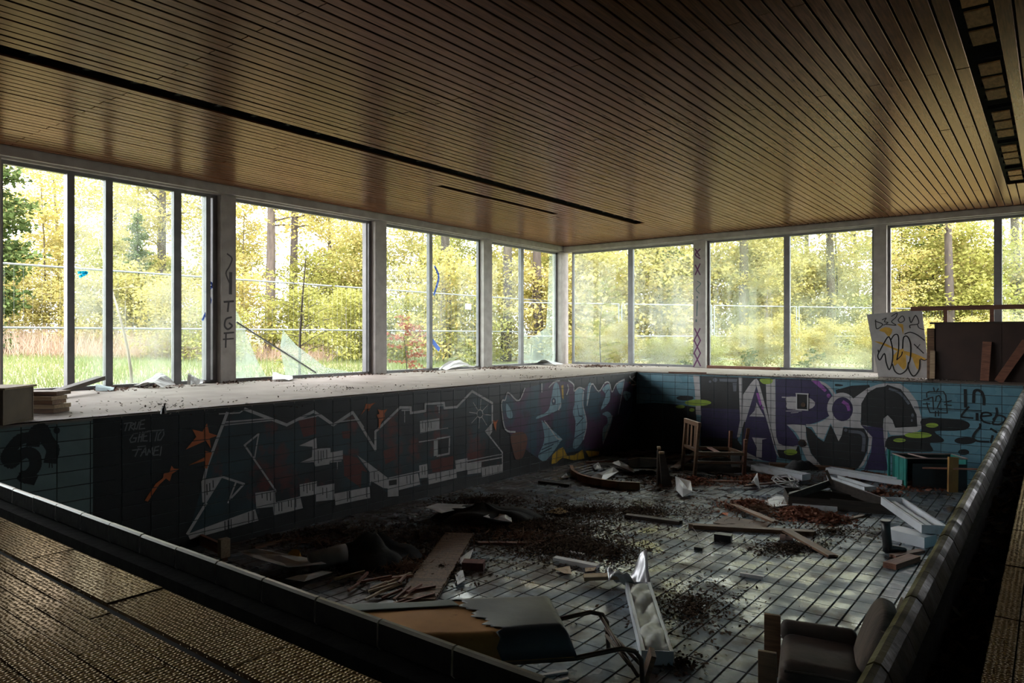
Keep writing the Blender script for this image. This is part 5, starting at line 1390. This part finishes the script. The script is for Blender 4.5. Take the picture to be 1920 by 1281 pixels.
# rounded back cushion
q = MB()
def bk(u, v):
    a = u * 2 * math.pi; t = (v - .5) * math.pi
    sx = math.copysign(abs(math.cos(t)) ** .55, 1); ca, sa = math.cos(a), math.sin(a)
    px3 = .075 * sx * math.copysign(abs(ca) ** .6, ca); py3 = .22 * sx * math.copysign(abs(sa) ** .55, sa); pz3 = .255 * math.copysign(abs(math.sin(t)) ** .7, math.sin(t))
    return (px3, py3, pz3)
q.grid(bk, 32, 18)
o = q.build('back_cushion', cord, root, (.28, .03, .43), (0, R(19), 0), smooth=True)
q = MB(); q.tube([(.06 * math.cos(k_ * .35) - .0, (.225) * math.sin(k_ * .35), .15 + .01 * math.sin(k_)) for k_ in range(19)], .006, 6); q.build('seam', cord, o)
rbox('back_board', (.375, .03, .42), (.02, .44, .50), wood_dark, (0, R(19), 0), .008)
for yy in (-.31, .30):
    rbox('leg_board', (-.315, yy, .20), (.105, .03, .42), wood_brown, None, .003)
# ---- lounger: torn cushion on a tube frame
ZT = fz(3.6) + .40
cr = [at_z(x, y, ZT) for x, y in ((993, 1113), (1077, 1183), (943, 1191))]
ux = (cr[2] - cr[1]).normalized(); Lm = 1.75
wv = cr[0] - cr[1]; wv = wv - ux * wv.dot(ux); Wm = wv.length; wv.normalize()
root = thing('lounger', 'torn upholstered lounger on a brown tube frame by the near edge', 'lounger', (cr[1].x, cr[1].y, fz(cr[1].y)))
Mx = Matrix((ux, wv, Vector((0, 0, 1)))).transposed().to_4x4(); 
if Mx.to_3x3().determinant() < 0: pass
def LW(u, w, z): return cr[1] + ux * u + wv * w + Vector((0, 0, z)) - Vector(root.location)
def pad(u0, u1, w0, w1, z0, z1, nm, m_, nu=14, nw=10, fu=None):
    q = MB()
    def sh(s, t):
        uu = u0 + (u1 - u0) * s; ww = w0 + (w1 - w0) * t
        e = min(min(s, 1 - s) * (u1 - u0), min(t, 1 - t) * (w1 - w0)) / .06
        zz = z0 + (z1 - z0) * (min(1, max(0, e)) ** .4)
        zz += .008 * math.sin(uu * 9) * math.sin(ww * 7)
        return LW(uu, ww, zz)
    q.grid(sh, nu, nw)
    q.grid(lambda s, t: LW(u0 + (u1 - u0) * s, w0 + (w1 - w0) * t, z0), nu, nw)
    return q.build(nm, m_, root, smooth=True)
foam = mat('yellow_foam', (.36, .165, .045), (.28, .125, .035), rough=.85, scale=5, c3=(.14, .06, .02), s3=9, t3=(.62, .72))
vinyl = mat('grey_vinyl', (.055, .06, .066), (.035, .038, .042), rough=.45, scale=4, bump=.15)
vinyl2 = mat('green_grey_cloth', (.13, .145, .125), (.09, .10, .085), rough=.7, scale=4)
pad(0, Lm, 0, Wm, -.15, 0, 'foam_core', foam, 60, 26)
def ragged(u, seed): return .03 * math.sin(u * 23 + seed) + .02 * math.sin(u * 57 + seed * 2)
def cover(nm, m_, f0, f1, w0, w1, h, nu=18, nw=14, drop=True):
    q = MB()
    def sh(s, t):
        ww = w0 + (w1 - w0) * t; a, b = f0(ww), f1(ww); uu = a + (b - a) * s
        e = min(min(uu, Lm - uu), min(ww, Wm - ww)) / .06
        zz = -.15 + .15 * (min(1, max(0, e)) ** .4) + h + .008 * math.sin(uu * 9) * math.sin(ww * 7)
        return LW(uu, ww, zz)
    q.grid(sh, nu, nw); o = q.build(nm, m_, root, smooth=True); o.modifiers.new('t', 'SOLIDIFY').thickness = .004; return o
cover('torn_cover', vinyl, lambda w: -.012, lambda w: .40 + .26 * (w / Wm) + ragged(w * 2, 1) * 1.0, -.014, Wm + .012, .012, 30, 30)
cover('torn_cover', vinyl2, lambda w: .40 + .30 * (w / Wm), lambda w: Lm + .01, Wm * .72, Wm + .012, .012, 44, 12)
def LT(nm, pts, r_=.015):
    q = MB(); q.tube([LW(*p_) for p_ in pts], r_, 8); q.build(nm, rust_steel, root, smooth=True)
hz = ZT - root.location.z - .0
base = -(cr[1].z - root.location.z)
LT('frame_rail', [(.9, .03, -.17), (.0, .03, -.17), (-.28, .03, -.13), (-.36, .03, -.15), (-.40, .03, -.2), (-.41, .03, base + .015)])
LT('frame_rail', [(.9, Wm - .03, -.17), (.0, Wm - .03, -.17), (-.24, Wm - .03, -.13), (-.32, Wm - .03, -.15), (-.35, Wm - .03, -.2), (-.36, Wm - .03, base + .015)])
LT('brace', [(-.30, Wm - .03, -.15), (-.38, .03, base + .10)], .011)
LT('brace', [(-.34, Wm - .03, -.24), (-.40, .05, base + .16)], .011)
LT('brace', [(-.34, .05, -.24), (-.34, Wm - .05, -.28)], .011)
LT('leg', [(1.2, .03, -.17), (1.3, .03, base + .015)]); LT('leg', [(1.2, Wm - .03, -.17), (1.3, Wm - .03, base + .015)])
p = fl(1206, 1281); q = MB(); q.box((0, 0, .10), (.03, .09, .22)); tag(q.build('wood_offcut', wood_brown, None, p, (R(10), R(14), YAW)), 'small wood offcut leaning at the front lounger leg', 'offcut')
# ---- wooden frame piece at lower left, seen above the near edge
A, B = fl(348, 1018, .10), fl(420, 1052, .10); M, L = frame_of(A, B)
root = thing('bed_slat_frame', 'piece of wooden frame with two square end blocks at lower left', 'frame piece', A); root.matrix_world = M
q = MB(); q.box((L / 2, 0, 0), (L, .03, .10)); q.build('rail', wood_red, root)
for x_ in (0, L):
    q = MB(); q.box((x_, .0, .02), (.07, .09, .17)); q.build('end_block', wood_pale, root, bevel=.004)
for x_ in (0, L):
    q = MB(); q.box((x_, .0, -.075), (.05, .05, .06)); q.build('foot', wood_brown, root)

# ---- niche with lamp and inlet in the far wall
c0, c1 = at_y(1494, 738, PY1), at_y(1515, 769, PY1)
root = thing('pool_light_niche', 'square recessed light niche with white rim in the far wall', 'light niche', ((c0.x + c1.x) / 2, PY1 - .004, (c0.z + c1.z) / 2))
w_, h_ = abs(c1.x - c0.x), abs(c0.z - c1.z)
q = MB(); q.box((0, 0, 0), (w_, .006, h_)); q.build('dark_recess', black_plastic, root)
for c_, d_ in (((0, -.006, h_ / 2), (w_ + .03, .014, .018)), ((0, -.006, -h_ / 2), (w_ + .03, .014, .018)), ((-w_ / 2, -.006, 0), (.018, .014, h_)), ((w_ / 2, -.006, 0), (.018, .014, h_))):
    q = MB(); q.box(c_, d_); q.build('rim', white_plastic, root)
q = MB(); q.tube([(.02, -.004, -.05), (.02, -.02, -.05)], .04, 16); q.build('lamp_holder', rust_steel, root)
c0 = at_y(1504, 831, PY1); root = thing('water_inlet', 'round dark water inlet low in the far wall', 'inlet', (c0.x, PY1 - .003, c0.z))
q = MB(); q.tube([(0, 0, 0), (0, -.014, 0)], .062, 20); q.build('flange', wood_dark, root)
q = MB(); q.tube([(0, -.012, 0), (0, -.022, 0)], .035, 16); q.build('nozzle', black_plastic, root)

# ---- things on the back deck
b0, b1 = at_z(1647, 707, 0), at_z(1743, 710, 0)
ux_ = (b1 - b0).normalized(); up_ = (Vector((0, 0, 1)) + Vector((-ux_.y, ux_.x, 0)) * .22).normalized()
bp = Plane(b0, ux_, up_)
bc = [bp.pix(1625, 590), bp.pix(1728.5, 580), bp.pix(1743.3, 709), bp.pix(1647, 707)]
root = thing('graffiti_board', 'white board with black and yellow graffiti leaning on the pillar', 'board', b0)
q = MB(); q.prism([bp.pt(u, max(v, 0), 0) - b0 for u, v in bc], bp.n * -.018); q.build('panel', mat('board_white', (.44, .42, .41), (.37, .35, .34), rough=.6), root)
ci = crop(bp, 1600, 560, 6.0); DP = Paint(bp, .0006)
g_yb = flat('paint_amber', (.62, .36, .06), .6)
def onb(nm, polys, m_):
    for o in DP.shapes(nm, polys, m_, root): o.location = -b0
onb('yellow_spray', [smooth_closed(ci(P_), 2) for P_ in ([(290, 360), (360, 320), (440, 350), (400, 430), (350, 380)], [(490, 290), (560, 290), (560, 410), (540, 330)], [(230, 480), (350, 500), (450, 550), (580, 590), (690, 620), (820, 680), (740, 690), (560, 620), (400, 550)], [(450, 640), (560, 560), (600, 740), (560, 800), (500, 730), (460, 760)], [(660, 630), (740, 650), (730, 800), (690, 740)])], g_yb)
BL = [([(250, 240), (262, 340), (330, 290), (245, 255)], .016), ([(325, 240), (370, 220), (350, 260), (390, 270), (340, 300)], .014), ([(430, 200), (490, 165), (480, 210), (430, 260), (480, 300), (370, 290)], .014), ([(540, 200), (505, 240), (530, 270), (575, 245), (560, 200), (535, 200)], .014), ([(630, 210), (650, 270), (700, 190), (735, 280), (640, 300), (640, 330)], .016), ([(720, 290), (740, 330), (795, 350)], .014),
      ([(280, 580), (290, 600), (340, 510), (400, 430), (440, 560), (440, 700), (405, 800), (370, 720), (350, 620), (300, 690), (275, 650), (290, 600)], .020), ([(420, 470), (460, 410), (505, 420), (510, 560), (490, 690)], .018), ([(440, 740), (470, 820), (530, 850), (600, 800), (620, 720)], .020), ([(555, 560), (565, 440), (610, 430), (645, 520), (640, 680), (615, 760), (650, 850), (690, 870), (740, 800), (750, 690)], .020), ([(580, 400), (640, 380), (720, 410), (800, 470)], .018), ([(685, 515), (790, 615)], .016), ([(750, 515), (715, 560)], .010), ([(490, 690), (540, 640), (550, 600)], .014), ([(760, 680), (800, 695), (840, 680)], .016)]
onb('black_lettering', [q_ for P_, w2 in BL for q_ in stroke(smooth_line(ci(P_)), w2)], g_black)

# brown counter panel with open rail
A = at_z(1750, 712, 0); A.y = 13.05; 
xl = at_y(1752, 640, 13.05).x
root = thing('bar_counter', 'dark brown panelled counter with an open wooden rail on top', 'counter', (xl, 13.05, 0))
cw = 2.6; zt = at_y(1800, 607, 13.05).z; zr0, zr1 = at_y(1800, 581, 13.05).z, at_y(1800, 574, 13.05).z
brownp = mat('brown_panel', (.062, .032, .024), (.04, .022, .018), rough=.5, scale=3)
for i in range(3):
    q = MB(); q.box((.02 + cw / 6 + i * cw / 3, 0, zt / 2), (cw / 3 - .006, .03, zt - .01)); q.build('panel', brownp, root)
q = MB(); q.box((cw / 2, .03, zt / 2), (cw, .02, zt)); q.build('back_board', brownp, root)  # added board, blocks the daylight that showed between the panels
q = MB(); q.box((cw / 2 + .0, 0, zt + .01), (cw + .12, .10, .03)); q.build('top_board', wood_dark, root)
q = MB(); q.box((cw / 2 - .12, 0, (zr0 + zr1) / 2), (cw + .42, .05, .07)); q.build('rail', wood_red, root)
for px in (1773, 1860):
    x_ = at_y(px, 600, 13.05).x - xl; q = MB(); q.box((x_, 0, (zt + zr0) / 2 + .01), (.055, .04, zr0 - zt)); q.build('baluster', wood_red, root)
q = MB(); q.box((-.05, .0, zt * .46), (.10, .05, zt * .92)); q.build('end_post', wood_brown, root)
def lean(nm, lb, a, b2, w2, m_, cat='plank'):
    q = MB(); q.bar(a, b2, w2, .03, up=(0, -1, 0)); return tag(q.build(nm, m_, bevel=.003), lb, cat)
lean('plank', 'upright orange-brown plank propped against the brown counter', at_y(1846, 714, 12.93), at_y(1851, 641, 13.0), .115, wood_red)
lean('plank', 'slanting orange-brown plank propped against the brown counter', at_y(1872, 716, 12.93), at_y(1925, 640, 13.0), .115, wood_red)
q = MB(); A = at_y(1750, 610, 13.0); q.box((0, 0, 0), (.20, .03, .05))
lean('plank', 'short grey-brown board end between graffiti board and counter', at_y(1748, 711, 12.96), at_y(1749, 658, 13.0), .07, wood_pale)
def dk(nm, lb, cat, a, b2, w2, h2, m_, z0=0., z1=0., seed=0):
    A, B = at_z(*a, 0.0), at_z(*b2, 0.0); A.z += z0; B.z += z1; M, L = frame_of(A, B); o = rough_board(L, w2, h2, seed).build(nm, m_); put(o, M); return tag(o, lb, cat)
dk('plank', 'thin dark strip of wood on the back deck edge', 'strip', (1252, 699), (1326, 700.5), .07, .02, wood_red)
A, B = Vector((-6.0, WY - .12, .0)), Vector((-4.42, WY - .10, .0)); M, L = frame_of(A, B); o = rough_board(L, .12, .06, 5).build('plank', wood_red); put(o, M); tag(o, 'long reddish board along the sill of the mossy back window', 'plank')
# ---- things on the left deck
p = at_z(18, 796, 0); root = thing('wooden_box', 'low brown wooden box on the deck at the far left', 'box', p + Vector((-.25, -.05, 0)), YAW + .1)
ply = mat('brown_ply_box', (.11, .075, .05), (.07, .048, .034), rough=.6, scale=5)
for c_, d_ in (((0, -.2, .14), (.42, .015, .28)), ((0, .2, .14), (.42, .015, .28)), ((-.2, 0, .14), (.015, .4, .28)), ((.2, 0, .14), (.015, .4, .28)), ((0, 0, .01), (.42, .4, .02))):
    q = MB(); q.box(c_, d_); q.build('side_board', ply, root)
q = MB(); q.box((0, 0, .285), (.46, .44, .015)); q.build('rim', wood_pale, root)
p2 = at_z(72, 778, 0)
for i in range(5):
    q = MB(); q.box((0, 0, .02), (.34, .22, .035)); o = q.build('board_offcut', wood_pale if i % 2 else wood_brown, None, p2 + Vector((-.18 + rng.uniform(-.03, .03), .10 + rng.uniform(-.03, .03), .04 * i)), (0, 0, YAW + rng.uniform(-.08, .08)))
    tag(o, 'sawn board in the stack beside the low box, %s from the deck' % ('first', 'second', 'third', 'fourth', 'fifth')[i], 'board', 'stacked boards by the box')
A, B = at_z(-60, 752, .2), at_z(100, 741, .1); M, L = frame_of(A, B); o = rough_board(L, .12, .05, 3).build('timber', wood_dark); put(o, M); tag(o, 'dark timber resting over the low wooden box', 'timber')
A, B = at_z(90, 745, .03), at_x(192, 712, -9.5); M, L = frame_of(A, B); o = rough_board(L, .10, .05, 4).build('timber', wood_dark); put(o, M); tag(o, 'dark timber leaning on the sill of the left window', 'timber')
p = at_z(307, 776, 0); q = MB(); q.tube([(0, 0, 0), (0, 0, .05), (.02, 0, .09)], .03, 7, .012); tag(q.build('black_stub', black_plastic, None, p), 'small black stub standing on the pale deck', 'stub')
def dscrap(nm, lb, cat, px, py, w2, d2, m_, bend=.05, X=None):
    p = at_z(px, py, 0) if X is None else Vector((X, at_x(px, HY, X).y, .005)); b = MB(); r = random.Random(int(px))
    b.grid(lambda u, v: ((u - .5) * w2, (v - .5) * d2, .01 + bend * (math.sin(u * 3.1) * (.4 + v) + .3 * r.random())), 6, 5)
    o = b.build(nm, m_, None, p, (0, 0, r.uniform(0, 3)), smooth=False); o.modifiers.new('t', 'SOLIDIFY').thickness = .003; return tag(o, lb, cat)
dscrap('paper', 'crumpled white paper on the sill of the sliding door', 'paper', 290, 0, .5, .22, white_plastic, .12, -9.62)
dscrap('paper', 'pale blue paper scrap beside the leaning dark beam', 'paper', 197, 733, .3, .2, mat('pale_blue_paper', (.50, .62, .66), rough=.7), .05)
dscrap('paper', 'white rubbish by the foot of the TGF pillar', 'paper', 368, 0, .3, .2, white_plastic, .10, -9.6)
dscrap('glass_heap', 'heap of white broken glass under the smashed window', 'glass heap', 530, 0, .6, .3, mat('broken_glass', (.62, .66, .66), rough=.3), .08, -9.65)
dscrap('glass_heap', 'pale shards at the foot of the corner pillar', 'glass heap', 1030, 0, .7, .3, mat('broken_glass', (.62, .66, .66), rough=.3), .08, -9.6)
dscrap('painted_sheet', 'white sheet with blue paint under the third left window', 'sheet', 862, 0, 1.0, .25, white_plastic, .12, -9.66)
# blue paint on the left frames
pw = Plane((WX - .108, 0, 0), (0, 1, 0), (0, 0, 1)); g_bl = leaf_mat('paint_blue', [(.08, .13, .38), (.10, .16, .42)], .6); g_cy = leaf_mat('paint_cyan', [(.03, .42, .6), (.05, .5, .66)], .7)
def smear(lb, polys, m_, ox, oy, sc):
    c_ = crop(pw, ox, oy, sc); Q = [q_ for P_, w2 in polys for q_ in stroke(smooth_line(c_(P_)), w2)]
    u = Q[0][0][0]; root = thing('paint_smear', lb, 'paint', pw.pt(u[0], u[1]))
    for o in Paint(pw).shapes('smear', Q, m_, root): o.location = -Vector(root.location)
smear('blue paint smear on the mullion of the third left window', [([(1660, 640), (1690, 720), (1655, 850)], .05), ([(1645, 1200), (1690, 1260)], .09)], g_bl, 400, 340, 4)
smear('blue spray curl on the sliding door frame', [([(1560, 1070), (1595, 1100), (1545, 1150)], .035), ([(1545, 1160), (1580, 1210), (1550, 1290), (1520, 1360)], .03)], g_bl, 0, 260, 4)
smear('cyan paint smear on the sliding door post', [([(590, 1005), (650, 1005), (600, 1035)], .035)], g_cy, 0, 260, 4)

# ================================================================== LITTER (nobody could count it)
def litter(name, label, cat, areas, size, cols, lift=.03, flatness=1.2, aspect=.55, surf='floor', trans=.1):
    C = []
    for px, py, rx, ry, n in areas:
        for _ in range(n):
            r_, a = abs(nr.normal(0, .55)), nr.uniform(0, 6.28)
            x, y = px + rx * r_ * math.cos(a), py + ry * r_ * math.sin(a)
            p = fl(x, y) if surf == 'floor' else at_z(x, y, 0.0)
            if surf == 'floor' and not (PX0 + .12 < p.x < PX1 - .08 and PY0 + .1 < p.y < PY1 - .1): continue
            if surf == 'deck' and not (p.x > WX - .05 and p.y < WY + .05): continue
            C.append((p.x, p.y, p.z + .008 + lift * max(0, 1 - r_) * nr.random()))
    V = leaves(np.array(C), size, flatness, aspect)
    o = bpy.data.objects.new(name, quads_mesh(name, V, leaf_mat(name + '_mat', cols, trans))); COL.objects.link(o)
    return tag(o, label, cat, None, 'stuff')
RED = [(.27, .095, .06), (.17, .065, .042), (.38, .18, .125), (.10, .042, .03)]
litter('leaf_litter', 'reddish fallen leaves heaped along the far wall and crate', 'leaves', [(1620, 895, 70, 7, 900), (1730, 912, 70, 8, 1500), (1500, 965, 55, 14, 1700), (1420, 900, 60, 8, 700), (1400, 950, 60, 12, 600), (1560, 978, 45, 9, 500), (1300, 905, 50, 8, 400), (1650, 930, 60, 6, 300)], .030, RED, .09)
MUD = [(.07, .046, .034), (.11, .075, .055), (.045, .031, .024), (.17, .12, .09)]
litter('mud_litter', 'dark mud, chips and rotten leaves over the pool floor', 'litter', [(1000, 990, 200, 30, 4200), (1080, 1030, 110, 18, 1500), (700, 1040, 130, 40, 4200), (620, 1000, 120, 20, 1600), (900, 940, 160, 18, 1800), (1200, 960, 150, 22, 1800), (1480, 1030, 80, 14, 1400), (1300, 1150, 140, 70, 500), (1100, 960, 300, 40, 3500), (800, 1010, 250, 45, 3500), (1060, 1025, 150, 40, 5000), (930, 985, 200, 30, 3000), (1290, 1140, 120, 60, 900), (1150, 1040, 90, 30, 900), (1560, 1000, 150, 20, 900), (1250, 900, 140, 14, 1500), (830, 1070, 80, 30, 1500), (500, 1010, 100, 15, 800), (1280, 1250, 50, 30, 250)], .016, MUD, .035)
litter('rubble_litter', 'pale grit and tile chips scattered over the pool floor', 'litter', [(1050, 1000, 260, 40, 500), (1490, 1030, 100, 20, 520), (1300, 1100, 200, 70, 300), (1500, 960, 200, 30, 300), (760, 1060, 130, 40, 260), (1100, 900, 160, 20, 200)], .011, [(.40, .38, .36), (.24, .20, .17), (.52, .50, .50)], .03)
SP = [(.20, .11, .07), (.12, .07, .05), (.30, .19, .13)]
litter('splinter_litter', 'thin wood splinters strewn among the rubbish', 'litter', [(760, 1070, 110, 40, 420), (980, 1010, 150, 26, 320), (1420, 960, 140, 30, 420), (1250, 910, 150, 16, 420), (600, 1020, 110, 20, 160), (1500, 900, 160, 12, 260)], .075, SP, .06, 1.5, .09)
litter('sill_litter', 'brown leaves and grit swept along the foot of the left windows', 'leaves', [(250, 724, 100, 4, 800), (340, 717, 90, 3, 600), (470, 711, 60, 4, 900), (560, 706, 80, 4, 900), (650, 702, 70, 3, 500), (770, 697, 60, 3, 500), (950, 691, 80, 3, 700), (1120, 688, 90, 2, 500), (430, 716, 30, 4, 300), (210, 731, 40, 4, 250)], .026, [(.16, .075, .055), (.10, .05, .04), (.24, .17, .14), (.34, .30, .28)], .04, surf='deck')
litter('deck_litter', 'specks of dirt and plaster scattered over the pale deck', 'litter', [(300, 760, 260, 22, 200), (650, 728, 260, 12, 160), (1000, 708, 160, 7, 120), (1750, 713, 180, 5, 500), (1500, 705, 160, 4, 300)], .014, [(.14, .10, .085), (.08, .06, .05), (.40, .37, .35)], .01, surf='deck')
C = []
for k in range(1500):
    if k < 900: C.append((nr.uniform(PX1 + .09, DX - .01), PY0 + nr.random() ** 1.5 * 10, -.155 + .05 * nr.random()))
    else: C.append((nr.uniform(PX0 + .2, DX), nr.uniform(DE + .02, PY0 - .10), -.16 + .03 * nr.random()))
o = bpy.data.objects.new('gutter_litter', quads_mesh('gutter_litter', leaves(np.array(C), .024, 1., .5), leaf_mat('gutter_litter_mat', [(.10, .075, .05), (.18, .135, .09), (.05, .04, .03), (.36, .32, .27)], .1))); COL.objects.link(o)
tag(o, 'dead leaves and dirt collected in the overflow gutter', 'leaves', None, 'stuff')
